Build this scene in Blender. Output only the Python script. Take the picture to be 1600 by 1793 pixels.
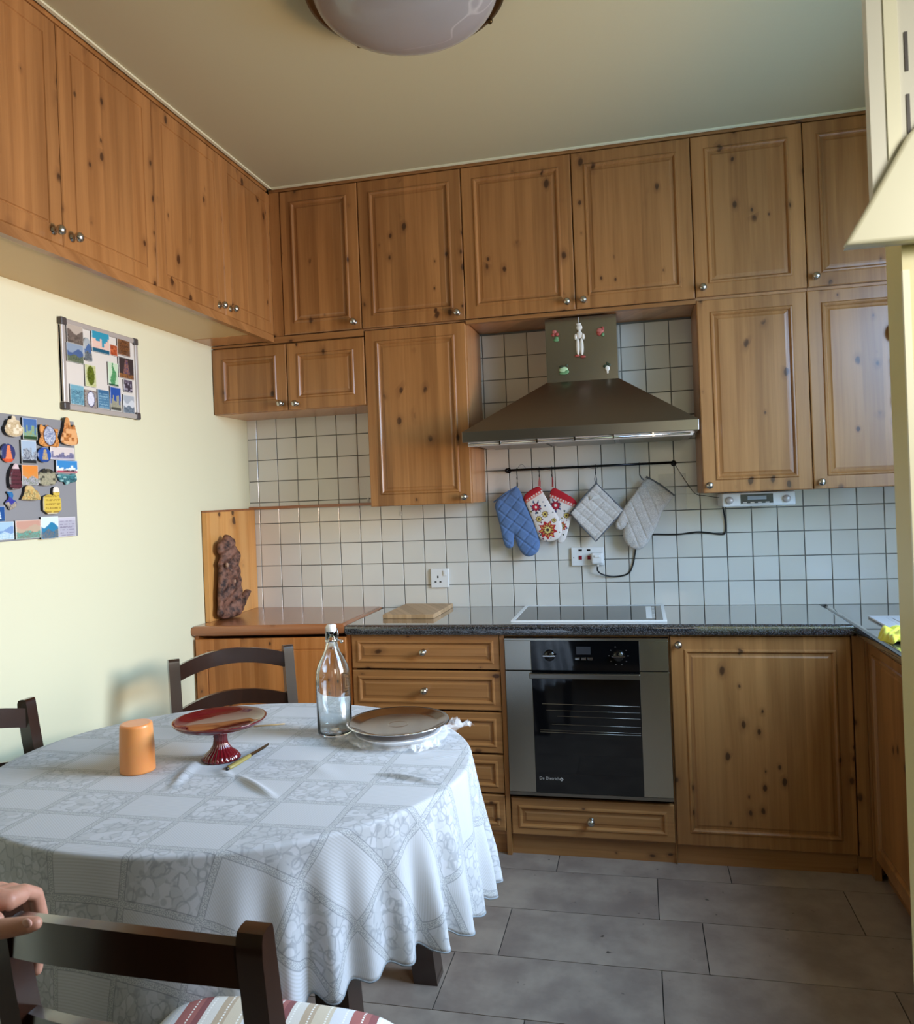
import bpy, bmesh, math, random
import numpy as np
from mathutils import Vector, Matrix
from mathutils.geometry import delaunay_2d_cdt
for o in list(bpy.data.objects): bpy.data.objects.remove(o)
random.seed(7)
PI = math.pi
S = bpy.context.scene
COL = S.collection

# ------------------------------------------------------------------ camera
CAM = Vector((1.7226, -3.3973, 1.362)); YAW, PITCH, ROLL = .2247, -.0006, -.0389
F = Vector((-math.sin(YAW)*math.cos(PITCH), math.cos(YAW)*math.cos(PITCH), math.sin(PITCH)))
R = Vector((math.cos(YAW), math.sin(YAW), 0)); U = R.cross(F)
R2 = R*math.cos(ROLL)+U*math.sin(ROLL); U2 = -R*math.sin(ROLL)+U*math.cos(ROLL)
cd = bpy.data.cameras.new('camera'); co = bpy.data.objects.new('camera', cd); COL.objects.link(co)
m = Matrix(((R2.x, U2.x, -F.x), (R2.y, U2.y, -F.y), (R2.z, U2.z, -F.z))).to_4x4(); m.translation = CAM
co.matrix_world = m
cd.sensor_fit = 'HORIZONTAL'; cd.sensor_width = 36; cd.lens = 1387.0/1600*36; cd.shift_y = -27.05/1600
cd.clip_start = .05; cd.dof.use_dof = True; cd.dof.focus_distance = 2.9; cd.dof.aperture_fstop = 16.0
S.camera = co
# ------------------------------------------------------------------ world, lights, exposure
W = bpy.data.worlds.new('world'); S.world = W; W.use_nodes = True
bg = W.node_tree.nodes['Background']; bg.inputs[0].default_value = (.55, .72, 1, 1); bg.inputs[1].default_value = .9
def area(name, loc, target, sx, sy, col, power, spread=PI):
    l = bpy.data.lights.new(name, 'AREA'); l.shape = 'RECTANGLE'; l.size = sx; l.size_y = sy
    l.color = col; l.energy = power; l.spread = spread
    o = bpy.data.objects.new(name, l); COL.objects.link(o); o.location = loc
    o.rotation_euler = (Vector(target)-Vector(loc)).to_track_quat('-Z', 'Y').to_euler(); return o
# daylight through the window over the sink (sky part looks down, ground part looks up)
area('window_sky_light', (3.13, -1.35, 1.72), (1.0, -1.25, .35), 1.25, 1.1, (.37, .62, 1.0), 70)
area('window_low_sky_light', (3.12, -1.35, 1.70), (.0, -1.45, .35), 1.2, 1.05, (.50, .76, 1.0), 26, 1.55)
area('window_ground_light', (3.14, -1.4, 1.35), (0.0, -1.5, 1.75), 1.2, .5, (1.0, .60, .24), 26, 1.7)
# added fill light, out of view, aimed to brighten the partition and white board
area('rear_fill_light', (2.75, -3.7, 1.9), (2.08, -2.4, 1.45), .5, .7, (1.0, .96, .86), 3.6, 1.1)
# bright doorway at the far end of the room behind the photographer
area('rear_room_light', (2.02, -5.4, 1.75), (1.7, 0, 1.3), .4, 1.3, (1.0, .90, .72), 4.5)
S.view_settings.view_transform = 'Standard'; S.view_settings.look = 'None'
S.view_settings.gamma = 1; S.view_settings.use_curve_mapping = False
S.view_settings.exposure = -0.22

# ------------------------------------------------------------------ materials
def lin(c):
    if isinstance(c, str): c = [int(c[i:i+2], 16) for i in (0, 2, 4)]
    return tuple(((v/255)/12.92 if v/255 <= .04045 else ((v/255+.055)/1.055)**2.4) for v in c)
class NT:
    def __init__(s, name):
        s.m = bpy.data.materials.new(name); s.m.use_nodes = True; s.t = s.m.node_tree
        s.b = s.t.nodes['Principled BSDF']
    def n(s, typ, ins=None, **kw):
        x = s.t.nodes.new(typ)
        for k, v in kw.items(): setattr(x, k, v)
        for k, v in (ins or {}).items(): s.put(x.inputs[k], v)
        return x
    def put(s, sock, v):
        if isinstance(v, bpy.types.NodeSocket): s.t.links.new(v, sock)
        elif isinstance(v, (tuple, list)) and len(v) == 3 and sock.type == 'RGBA': sock.default_value = (*v, 1)
        else: sock.default_value = v
    def math(s, op, a, b=0.0, c=0.0, clamp=False):
        x = s.n('ShaderNodeMath', operation=op, use_clamp=clamp)
        for i, v in enumerate((a, b, c)): s.put(x.inputs[i], v)
        return x.outputs[0]
    def mix(s, f, a, b, mode='MIX'):
        x = s.n('ShaderNodeMix', data_type='RGBA', blend_type=mode)
        s.put(x.inputs[0], f); s.put(x.inputs[6], a); s.put(x.inputs[7], b); return x.outputs[2]
    def comb(s, x, y, z):
        c = s.n('ShaderNodeCombineXYZ')
        for i, v in enumerate((x, y, z)): s.put(c.inputs[i], v)
        return c.outputs[0]
    def sep(s, v):
        x = s.n('ShaderNodeSeparateXYZ'); s.put(x.inputs[0], v); return x.outputs
    def noise(s, vec, scale=1.0, detail=3.0, rough=.5):
        x = s.n('ShaderNodeTexNoise', {'Scale': scale, 'Detail': detail, 'Roughness': rough})
        if vec is not None: s.put(x.inputs['Vector'], vec)
        return x.outputs[0]
    def ramp(s, f, lo, hi):
        x = s.n('ShaderNodeMapRange', {1: lo, 2: hi}, clamp=True, interpolation_type='SMOOTHSTEP'); s.put(x.inputs[0], f); return x.outputs[0]
    def obj(s): return s.n('ShaderNodeTexCoord').outputs['Object']
    def rnd(s): return s.n('ShaderNodeObjectInfo').outputs['Random']
    def bump(s, h, strength=.2, dist=.002):
        x = s.n('ShaderNodeBump', {'Strength': strength, 'Distance': dist}); s.put(x.inputs['Height'], h)
        s.put(s.b.inputs['Normal'], x.outputs[0])
    def set(s, **k):
        names = dict(col='Base Color', rough='Roughness', metal='Metallic', coat='Coat Weight', crough='Coat Roughness', trans='Transmission Weight', ior='IOR', alpha='Alpha', sheen='Sheen Weight', spec='Specular IOR Level', aniso='Anisotropic')
        for a, v in k.items(): s.put(s.b.inputs[names[a]], v)
        return s
def plain(name, c, rough=.5, **k):
    x = NT(name); x.set(col=lin(c), rough=rough, **k); return x.m
def wood(name, c1, c2, knot, plank=.068, horizontal=False, rough=.34, knots=1.0, pv=.22, coat=.16):
    x = NT(name); X, Y, Z = x.sep(x.obj()); r = x.rnd()
    if horizontal: X, Z = Z, X
    off = x.math('MULTIPLY', r, 37.0)
    X = x.math('ADD', X, x.math('MULTIPLY', Y, .6)); X0 = X
    xo = x.math('ADD', X, off); zo = x.math('ADD', Z, x.math('MULTIPLY', r, 91.0))
    wob = x.math('MULTIPLY', x.math('SUBTRACT', x.noise(x.comb(x.math('MULTIPLY', xo, 3), 0, x.math('MULTIPLY', zo, 2)), 1, 1), .5), .02)
    pk = x.math('FLOOR', x.math('DIVIDE', xo, plank))
    wn = x.n('ShaderNodeTexWhiteNoise', noise_dimensions='1D'); x.put(wn.inputs['W'], pk); pr = wn.outputs[0]
    xg = x.math('ADD', x.math('ADD', xo, wob), x.math('MULTIPLY', pr, 5))
    g = x.noise(x.comb(x.math('MULTIPLY', xg, 95), 0, x.math('MULTIPLY', zo, 3.2)), 1, 4, .6)
    g2 = x.noise(x.comb(x.math('MULTIPLY', xg, 16), 3, x.math('MULTIPLY', zo, 1.1)), 1, 2)
    f = x.math('ADD', x.math('MULTIPLY', g, .32), x.math('MULTIPLY', g2, .68))
    col = x.mix(x.ramp(f, .33, .68), lin(c1), lin(c2))
    # knots
    vo = x.n('ShaderNodeTexVoronoi', {'Scale': 1.0, 'Randomness': 1.0}, voronoi_dimensions='2D')
    nz = x.math('MULTIPLY', x.math('SUBTRACT', x.noise(x.comb(x.math('MULTIPLY', xo, 30), 7, x.math('MULTIPLY', zo, 18)), 1, 2), .5), .30)
    x.put(vo.inputs['Vector'], x.comb(x.math('MULTIPLY', xo, 17.0), x.math('MULTIPLY', zo, 10.5), 0))
    vr = x.sep(vo.outputs['Color'])
    cl = x.ramp(x.noise(x.comb(x.math('MULTIPLY', xo, 4.5), 11, x.math('MULTIPLY', zo, 4.0)), 1, 0), .50, .56)
    sel = x.math('MULTIPLY', x.math('GREATER_THAN', vr[0], .6), cl)
    sz = x.math('ADD', .35, vr[1])
    d = x.math('DIVIDE', x.math('ADD', vo.outputs['Distance'], nz), sz)
    k1 = x.math('MULTIPLY', x.math('SUBTRACT', 1.0, x.ramp(d, .07, .16)), sel)
    k2 = x.math('MULTIPLY', x.math('SUBTRACT', 1.0, x.ramp(d, .10, .42)), sel)
    col = x.mix(x.math('MULTIPLY', k2, .34*knots), col, lin(knot))
    col = x.mix(x.math('MULTIPLY', k1, .85*knots), col, lin('34190a'))
    hv = x.n('ShaderNodeHueSaturation', {'Value': x.math('ADD', 1-pv/2, x.math('MULTIPLY', pr, pv))}); x.put(hv.inputs['Color'], col)
    x.set(col=hv.outputs[0], rough=rough, coat=coat, crough=.25); x.bump(g, .06, .001)
    return x.m
M = {}
M['pine'] = wood('knotty_pine', 'a97644', '8b5c31', '55301a')
M['pine_h'] = wood('knotty_pine_rail', 'a67444', '8b5c31', '55301a', horizontal=True)
M['orange'] = wood('orange_pine', 'bd7b42', 'a26029', '64300f', plank=.055, rough=.38)
M['orange_h'] = wood('orange_pine_top', 'a66c46', '905835', '74421f', horizontal=True, plank=.11, rough=.2, knots=.35, coat=.5)
M['sidewood'] = wood('pale_pine', 'dfa561', 'c98740', '8a4a1c', plank=.05)
M['choppine'] = wood('chopping_wood', 'c3a27c', 'a88760', '957048', plank=.02, knots=.0, rough=.5, coat=0)
M['beige'] = plain('beige_laminate', 'c9a877', .45)
M['carcass'] = wood('cabinet_interior_board', 'c08a5a', 'b0784a', '905a30', knots=.1, rough=.3)
def paint(name, c, rough=.7):
    x = NT(name); n = x.noise(x.obj(), 60, 3); x.set(col=lin(c), rough=rough); x.bump(n, .12, .001); return x.m
M['wall'] = paint('cream_paint', 'dedaba')
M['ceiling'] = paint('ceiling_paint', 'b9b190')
M['yellow'] = plain('yellow_gloss_paint', 'e6dca2', .3)
M['paintedlight'] = plain('painted_light_cream', 'fffce0', .3)  # pale colour standing in for a stripe of light
M['whitebox'] = plain('off_white_enamel', 'eceadb', .35)
M['white'] = plain('white_plastic', 'e8e8e6', .3)
M['offwhite'] = plain('white_cable_plastic', 'd8d6d0', .4)
x = NT('glazed_tile'); r = x.rnd(); x.set(col=x.mix(r, lin('d9d4c9'), lin('e3dfd6')), rough=.16, coat=.3); x.bump(x.noise(x.obj(), 30, 2), .05, .002); M['tile'] = x.m
M['grout'] = plain('grey_grout', '77756f', .9)
x = NT('stone_floor_tile'); o = x.obj(); r = x.rnd()
vec = x.n('ShaderNodeVectorMath', operation='ADD'); x.put(vec.inputs[0], o); x.put(vec.inputs[1], x.comb(x.math('MULTIPLY', r, 50), 0, 0))
n = x.noise(vec.outputs[0], 5, 6, .6); sp = x.noise(vec.outputs[0], 34, 2)
c = x.mix(x.ramp(n, .3, .7), lin('82736a'), lin('a39385')); c = x.mix(x.math('SUBTRACT', 1.0, x.ramp(sp, .22, .30)), c, lin('4a4038'))
x.set(col=c, rough=x.math('ADD', .32, x.math('MULTIPLY', n, .2))); x.bump(n, .1, .002); M['floor'] = x.m
M['fgrout'] = plain('dark_floor_grout', '2c2926', .9)
x = NT('speckled_granite'); o = x.obj(); v = x.n('ShaderNodeTexVoronoi', {'Scale': 420.0}); x.put(v.inputs['Vector'], o)
c = x.mix(x.ramp(x.sep(v.outputs['Color'])[0], .45, .95), lin('1d1e20'), lin('5c5d61')); x.set(col=c, rough=.07, coat=1.0, crough=.03, ior=1.7); x.b.inputs['Coat IOR'].default_value = 1.7; M['granite'] = x.m
def brushed(name, c, rough=.3, horiz=True):
    x = NT(name); X, Y, Z = x.sep(x.obj())
    n = x.noise(x.comb(x.math('MULTIPLY', X, 2 if horiz else 300), x.math('MULTIPLY', Y, 2 if horiz else 300), x.math('MULTIPLY', Z, 400 if horiz else 2)), 1, 2)
    x.set(col=lin(c), metal=1.0, rough=x.math('ADD', rough-.01, x.math('MULTIPLY', n, .02))); return x.m
M['steel'] = brushed('brushed_steel', '8f8a82', .30)
M['steel_v'] = brushed('brushed_steel_panel', 'bcb8ac', .25, False)
M['chrome'] = plain('polished_steel', 'd8d8d8', .12, metal=1.0)
M['nickel'] = plain('brushed_nickel', 'bdb8ae', .26, metal=1.0)
M['blacksteel'] = plain('black_metal_rod', '1a1a1c', .25, metal=.6)
M['brass'] = plain('dark_brass', '5a4426', .3, metal=.9)
M['alu'] = plain('anodised_aluminium', 'c3bcb6', .4, metal=.35)
M['blackglass'] = plain('black_glass', '060709', .06, coat=.5)
M['black'] = plain('black_plastic', '121212', .35)
M['cable'] = plain('black_cable', '0c0c0c', .45)
M['hob'] = plain('dark_hob_glass', '17191c', .06)
M['grey'] = plain('grey_plastic', '4c4644', .4)
M['boardgrey'] = plain('grey_magnet_sheet', '8d8d90', .45)
M['boardwhite'] = plain('whiteboard_enamel', 'dcd6cd', .3)
M['redglass'] = plain('dark_red_glass', '5c0e16', .07, coat=.6)
x = NT('dark_stained_wood'); X, Y, Z = x.sep(x.obj()); n = x.noise(x.comb(x.math('MULTIPLY', X, 60), x.math('MULTIPLY', Y, 60), x.math('MULTIPLY', Z, 6)), 1, 4)
x.set(col=x.mix(n, lin('1e0f08'), lin('341b10')), rough=.25, coat=.7, crough=.16); M['darkwood'] = x.m
x = NT('orange_plastic'); x.set(col=lin('e88f50'), rough=.35, trans=.0, sheen=.1); x.b.inputs['Subsurface Weight'].default_value = .35; x.b.inputs['Subsurface Scale'].default_value = .02; x.b.inputs['Subsurface Radius'].default_value = (1, .4, .1); M['orangeplastic'] = x.m
x = NT('clear_bottle_glass'); x.set(col=(.97, 1, .99), rough=.0, trans=1.0, ior=1.45); M['glass'] = x.m
x = NT('clinging_film'); x.set(col=(.95, .97, 1), rough=.15, alpha=.22, spec=.8); M['film'] = x.m
x = NT('marbled_lamp_glass'); o = x.obj(); w = x.noise(o, 3.6, 2); sw = x.math('MULTIPLY', x.math('SUBTRACT', 1.0, x.ramp(x.math('ABSOLUTE', x.math('SUBTRACT', w, .5)), .0, .010)), x.ramp(x.noise(o, 6, 0), .45, .6))
x.set(col=x.mix(x.math('MULTIPLY', sw, .35), lin('8f8d8e'), lin('c8c6c4')), rough=.25, coat=.4); M['lampglass'] = x.m
x = NT('mirror_tray'); n = x.noise(x.obj(), 14, 4); x.set(col=lin('b6b2b2'), metal=1.0, rough=x.math('ADD', .06, x.math('MULTIPLY', n, .16))); M['tray'] = x.m
M['porcelain'] = plain('white_porcelain', 'e2e4ea', .2)
x = NT('printed_colours'); a = x.n('ShaderNodeVertexColor', layer_name='Col'); x.set(col=a.outputs[0], rough=.35); M['print'] = x.m
x = NT('printed_cotton'); a = x.n('ShaderNodeVertexColor', layer_name='Col'); n = x.noise(x.obj(), 900, 2); x.set(col=a.outputs[0], rough=.9); x.bump(n, .3, .001); M['cotton'] = x.m
def fabric(name, c1, c2, sc=700):
    x = NT(name); n = x.noise(x.obj(), sc, 2); x.set(col=x.mix(x.ramp(n, .35, .65), lin(c1), lin(c2)), rough=.95, sheen=.2); x.bump(n, .35, .001); return x.m
M['bluecloth'] = fabric('blue_quilted_cotton', '54719f', '6482b0')
M['greycloth'] = fabric('grey_woven_cotton', 'b4ada7', 'dcd6cf', 420)
M['greytrim'] = plain('grey_bias_binding', '66686c', .9)
M['redcloth'] = plain('red_bias_binding', 'b5202a', .9)
M['yellowcloth'] = fabric('yellow_rubber_glove', 'e6dc3c', 'f2ea5c', 60)
x = NT('weathered_driftwood'); o = x.obj(); n = x.noise(o, 34, 6, .65); n2 = x.noise(o, 9, 2)
x.set(col=x.mix(x.ramp(n, .36, .64), lin('2e1912'), lin('8a5f4c')), rough=.6); x.bump(n, 1.0, .008); M['drift'] = x.m
x = NT('skin'); n = x.noise(x.obj(), 55, 3); x.set(col=x.mix(n, lin('b07a62'), lin('c89680')), rough=.5); x.b.inputs['Subsurface Weight'].default_value = .12; x.b.inputs['Subsurface Scale'].default_value = .01; x.bump(n, .3, .002); M['skin'] = x.m
# tablecloth: woven patchwork laid out on the flat cloth (uv in metres)
x = NT('patchwork_tablecloth'); uv = x.n('ShaderNodeUVMap', uv_map='UVMap').outputs[0]; u, v, _ = x.sep(uv)
wx = x.math('MULTIPLY', x.math('SUBTRACT', x.noise(uv, 5, 1), .5), .012); u = x.math('ADD', u, wx)
PU, PV = .162, .120
cu = x.math('DIVIDE', u, PU); cv = x.math('DIVIDE', v, PV); fu, fv = x.math('FRACT', cu), x.math('FRACT', cv)
def edge(f, w): return x.math('MINIMUM', f, x.math('SUBTRACT', 1.0, f))
eu = x.math('MULTIPLY', edge(fu, 0), PU); ev = x.math('MULTIPLY', edge(fv, 0), PV); e = x.math('MINIMUM', eu, ev)
band = x.math('SUBTRACT', 1.0, x.ramp(e, .0050, .0058)); line = x.math('SUBTRACT', 1.0, x.ramp(x.math('ABSOLUTE', x.math('SUBTRACT', e, .0066)), .0005, .0013))
par = x.math('MODULO', x.math('ADD', x.math('ADD', x.math('FLOOR', cu), x.math('FLOOR', cv)), 200), 2)
sel2 = x.math('MODULO', x.math('ADD', x.math('FLOOR', cu), 200), 3)
st = x.math('SINE', x.math('ADD', x.math('MULTIPLY', v, 1150), x.math('MULTIPLY', x.math('MULTIPLY', u, 900), x.math('GREATER_THAN', sel2, .5))))
st = x.ramp(st, -.2, .5)
vo = x.n('ShaderNodeTexVoronoi', {'Scale': 46.0}, feature='DISTANCE_TO_EDGE'); x.put(vo.inputs['Vector'], uv)
vc = x.n('ShaderNodeTexVoronoi', {'Scale': 46.0}); x.put(vc.inputs['Vector'], uv)
nn = x.noise(uv, 38, 4); fl = x.math('SUBTRACT', 1.0, x.ramp(vo.outputs[0], .03, .1))
base = lin('b4b8bf'); dk = lin('9da1a4')
vb = x.n('ShaderNodeTexVoronoi', {'Scale': 30.0, 'Smoothness': .3}, feature='SMOOTH_F1'); x.put(vb.inputs['Vector'], uv)
flor = x.mix(x.math('MULTIPLY', x.ramp(x.math('ADD', x.math('MULTIPLY', x.sep(vc.outputs['Color'])[1], .7), x.math('MULTIPLY', nn, .3)), .35, .6), .75), base, lin('a4a8ad'))
flor = x.mix(x.math('MULTIPLY', x.math('MULTIPLY', fl, .7), x.ramp(nn, .42, .56)), flor, lin('8b9096'))
stripes = x.mix(x.math('MULTIPLY', st, .34), base, lin('989a98'))
bl = x.math('SUBTRACT', 1.0, x.ramp(x.math('ABSOLUTE', x.math('SUBTRACT', vb.outputs['Distance'], .42)), .02, .06))
flor = x.mix(x.math('MULTIPLY', bl, .55), flor, lin('8a8f95'))
c = x.mix(par, stripes, flor)
lace = x.mix(x.ramp(x.noise(uv, 420, 2), .42, .58), lin('b4b8bc'), lin('8f9499'))
c = x.mix(band, c, lace); c = x.mix(x.math('MULTIPLY', line, .65), c, lin('6c7177'))
x.set(col=c, rough=.9, sheen=.15); x.bump(x.noise(uv, 900, 2), .25, .001); M['cloth'] = x.m
# seat cushion stripes across local x
x = NT('striped_cushion_fabric'); X, Y, Z = x.sep(x.obj()); X = x.math('ADD', X, x.math('MULTIPLY', Y, .18))
cr = x.n('ShaderNodeValToRGB'); cr.color_ramp.interpolation = 'CONSTANT'
el = cr.color_ramp.elements; el[0].position = 0; el[0].color = (*lin('cfc2ac'), 1); el[1].position = .2; el[1].color = (*lin('d9dade'), 1)
for p_, c_ in ((.42, 'a2645f'), (.62, '865050'), (.70, 'd9d4cc'), (.86, 'b8a48c')): q = el.new(p_); q.color = (*lin(c_), 1)
x.put(cr.inputs[0], x.math('FRACT', x.math('ADD', x.math('DIVIDE', X, .15), 4.05)))
da = x.math('MULTIPLY', x.math('LESS_THAN', x.math('ABSOLUTE', x.math('SUBTRACT', x.math('FRACT', x.math('DIVIDE', X, .03)), .5)), .05), x.math('GREATER_THAN', x.math('FRACT', x.math('MULTIPLY', Y, 140)), .4))
x.set(col=x.mix(da, cr.outputs[0], lin('f0ede6')), rough=.9); x.bump(x.noise(x.obj(), 500, 2), .3, .001); M['cushion'] = x.m

# ------------------------------------------------------------------ builders
class MB:
    def __init__(s): s.v = []; s.f = []; s.mi = []; s.sm = []
    def add(s, vs, fs, mi=0, sm=False):
        b = len(s.v); s.v += [tuple(q) for q in vs]
        for f in fs: s.f.append([b+i for i in f]); s.mi.append(mi); s.sm.append(sm)
        return s
    def box(s, x0, x1, y0, y1, z0, z1, mi=0, b=0.0):
        if b <= 0:
            vs = [(x, y, z) for z in (z0, z1) for y in (y0, y1) for x in (x0, x1)]
            return s.add(vs, [(0, 2, 3, 1), (4, 5, 7, 6), (0, 1, 5, 4), (2, 6, 7, 3), (0, 4, 6, 2), (1, 3, 7, 5)], mi)
        bm = bmesh.new(); bmesh.ops.create_cube(bm, size=1)
        for q in bm.verts: q.co = Vector(((x0+x1)/2+q.co.x*(x1-x0), (y0+y1)/2+q.co.y*(y1-y0), (z0+z1)/2+q.co.z*(z1-z0)))
        bmesh.ops.bevel(bm, geom=list(bm.edges), offset=b, segments=2, profile=.5, affect='EDGES')
        bm.verts.index_update(); s.add([q.co[:] for q in bm.verts], [[q.index for q in f.verts] for f in bm.faces], mi); bm.free(); return s
    def lathe(s, prof, n=32, mat=None, mi=0, cap=True, flute=None):
        mat = mat or Matrix(); vs = []; fs = []
        for r, z in prof:
            for i in range(n):
                a = 2*PI*i/n; rr = r*(1+(flute(i, n, z) if flute else 0))
                vs.append(mat @ Vector((rr*math.cos(a), rr*math.sin(a), z)))
        for k in range(len(prof)-1):
            for i in range(n):
                j = (i+1) % n; fs.append((k*n+i, k*n+j, (k+1)*n+j, (k+1)*n+i))
        if cap:
            fs.append(tuple(range(n-1, -1, -1))); fs.append(tuple((len(prof)-1)*n+i for i in range(n)))
        return s.add(vs, fs, mi, True)
    def tube(s, pts, r, n=8, mi=0):
        pts = [Vector(q) for q in pts]; vs = []; fs = []
        for k, q in enumerate(pts):
            d = (pts[min(k+1, len(pts)-1)]-pts[max(k-1, 0)]).normalized()
            a = d.orthogonal().normalized() if k == 0 else (a-d*a.dot(d)).normalized()
            b = d.cross(a); rr = r[k] if isinstance(r, (list, tuple)) else r
            for i in range(n): t = 2*PI*i/n; vs.append(q+a*rr*math.cos(t)+b*rr*math.sin(t))
        for k in range(len(pts)-1):
            for i in range(n): j = (i+1) % n; fs.append((k*n+i, k*n+j, (k+1)*n+j, (k+1)*n+i))
        fs.append(tuple(range(n-1, -1, -1))); fs.append(tuple((len(pts)-1)*n+i for i in range(n)))
        return s.add(vs, fs, mi, True)
    def sphere(s, c, r, n=12, mi=0, sc=(1, 1, 1)):
        prof = [(max(1e-4, r*math.sin(PI*k/n)), -r*math.cos(PI*k/n)) for k in range(n+1)]
        return s.lathe(prof, n*2 if n < 12 else 20, Matrix.Translation(c) @ Matrix.Diagonal((*sc, 1)), mi)
    def loft(s, loops, mi=0, sm=True, cap=True):
        n = len(loops[0]); vs = [q for l in loops for q in l]; fs = []
        for k in range(len(loops)-1):
            for i in range(n): j = (i+1) % n; fs.append((k*n+i, k*n+j, (k+1)*n+j, (k+1)*n+i))
        if cap: fs.append(tuple(range(n-1, -1, -1))); fs.append(tuple((len(loops)-1)*n+i for i in range(n)))
        return s.add(vs, fs, mi, sm)
    def mesh(s, name, mats):
        me = bpy.data.meshes.new(name); me.from_pydata([tuple(q) for q in s.v], [], s.f)
        for m_ in (mats if isinstance(mats, (list, tuple)) else [mats]): me.materials.append(m_)
        me.polygons.foreach_set('material_index', s.mi); me.polygons.foreach_set('use_smooth', s.sm)
        bm = bmesh.new(); bm.from_mesh(me); bmesh.ops.recalc_face_normals(bm, faces=bm.faces); bm.to_mesh(me); bm.free()
        return me
    def obj(s, name, mats, parent=None, loc=(0, 0, 0), rot=(0, 0, 0)):
        return link(name, s.mesh(name, mats), parent, loc, rot)
def link(name, me, parent=None, loc=(0, 0, 0), rot=(0, 0, 0)):
    o = bpy.data.objects.new(name, me); COL.objects.link(o); o.location = loc; o.rotation_euler = rot
    if parent: o.parent = parent
    return o
def tag(o, label=None, cat=None, group=None, kind=None):
    if label: o['label'] = label
    if cat: o['category'] = cat
    if group: o['group'] = group
    if kind: o['kind'] = kind
    return o
def thing(name, label, cat, loc=(0, 0, 0), rz=0, group=None):
    o = link(name, None, None, loc, (0, 0, rz)); return tag(o, label, cat, group)
def struct(name, mb, mats, **k): return tag(mb.obj(name, mats, **k), kind='structure')
def auto(o, ang=35):
    for p_ in o.data.polygons: p_.use_smooth = True
    o.data.set_sharp_from_angle(angle=math.radians(ang)); return o
def roty(l): return Matrix.Rotation(PI/2, 4, 'X') @ Matrix.Identity(4)

# ------------------------------------------------------------------ room shell
XW, XR, YB, ZC, CEIL, T = -.0485, 3.0, -5.6, .8738, 2.6884, .0985
g = .004
struct('wall_back', MB().box(XW-.15, XR+.15, g, .15, 0, CEIL), M['grout'])
struct('wall_left', MB().box(XW-.15, XW, YB, g, 0, CEIL), M['wall'])
wr = MB()
wy0, wy1, wz0, wz1 = -2.2, -.9, 1.12, 2.3
wr.box(XR, XR+.15, YB, wy0, 0, CEIL).box(XR, XR+.15, wy1, g, 0, CEIL).box(XR, XR+.15, wy0, wy1, 0, wz0).box(XR, XR+.15, wy0, wy1, wz1, CEIL)
struct('wall_right', wr, M['wall'])
struct('wall_rear', MB().box(XW-.15, XR+.15, YB-.15, YB, 0, CEIL), plain('bounce_cut_dark_paint', '6e6456', .8))  # unseen wall, coloured dark to cut light bouncing back into the kitchen
struct('ceiling', MB().box(XW-.15, XR+.15, YB-.15, .15, CEIL, CEIL+.1), M['ceiling'])
wf = MB(); a0 = XR+.02
for q in ((wy0, wy0+.05, wz0, wz1), (wy1-.05, wy1, wz0, wz1), (wy0, wy1, wz0, wz0+.05), (wy0, wy1, wz1-.05, wz1)): wf.box(a0, a0+.05, *q)
struct('window_1', wf, M['white'])
# ceiling edge bead
tag(MB().box(.2555, XR, -.3125, -.3015, CEIL-.006, CEIL).box(.2555, .2665, -2.6, -.3015, CEIL-.006, CEIL).obj('trim_1', M['wall']), kind='structure')
# wall tiles
wallb = bpy.data.objects['wall_back']
def tile_mb(w, h):
    a, b_ = w/2, h/2; e_ = .0012
    vs = [(-a, g, -b_), (a, g, -b_), (a, g, b_), (-a, g, b_), (-a, .0012, -b_), (a, .0012, -b_), (a, .0012, b_), (-a, .0012, b_), (-a+e_, 0, -b_+e_), (a-e_, 0, -b_+e_), (a-e_, 0, b_-e_), (-a+e_, 0, b_-e_)]
    fs = [(8, 9, 10, 11)]+[(i, (i+1) % 4, 4+(i+1) % 4, 4+i) for i in range(4)]+[(4+i, 4+(i+1) % 4, 8+(i+1) % 4, 8+i) for i in range(4)]
    return MB().add(vs, fs)
cache = {}
def tiles(x0, x1, z0, z1):
    for j in range(0, 13):
        za, zb = max(z0, ZC+j*T+(.0018 if j else .0002)), min(z1, ZC+(j+1)*T-.0018)
        if zb-za < .008: continue
        for i in range(-1, 31):
            xa, xb = max(x0, i*T+.0018), min(x1, (i+1)*T-.0018)
            if xb-xa < .008: continue
            k = (round(xb-xa, 4), round(zb-za, 4))
            if k not in cache: cache[k] = tile_mb(*k).mesh('tile', M['tile'])
            link('tile', cache[k], wallb, ((xa+xb)/2, 0, (za+zb)/2))
tiles(XW, XR, ZC, 1.3345); tiles(XW, .662, 1.3345, 1.77); tiles(1.06, 1.975, 1.3345, 2.056)
# floor
fl_ = struct('floor', MB().box(XW-.15, XR+.15, YB-.15, .15, -.1, -.003), M['fgrout'])
fc = {}
row = 0; y1 = -.284
while y1 > -3.6:
    y0 = y1-.2717; xo = 1.137 if row % 2 == 1 else (1.267 if (row//2) % 2 else 1.385)
    xs = xo-6*.6
    while xs < XR:
        xa, xb = max(xs+.0015, XW), min(xs+.6-.0015, XR)
        if xb-xa > .02:
            k = (round(xb-xa, 3),)
            if k not in fc: fc[k] = MB().box(-k[0]/2, k[0]/2, -.1343, .1343, -.008, 0).mesh('floor_tile', M['floor'])
            link('floor_tile', fc[k], fl_, ((xa+xb)/2, (y0+y1)/2, 0))
        xs += .6
    y1 = y0; row += 1

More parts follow.
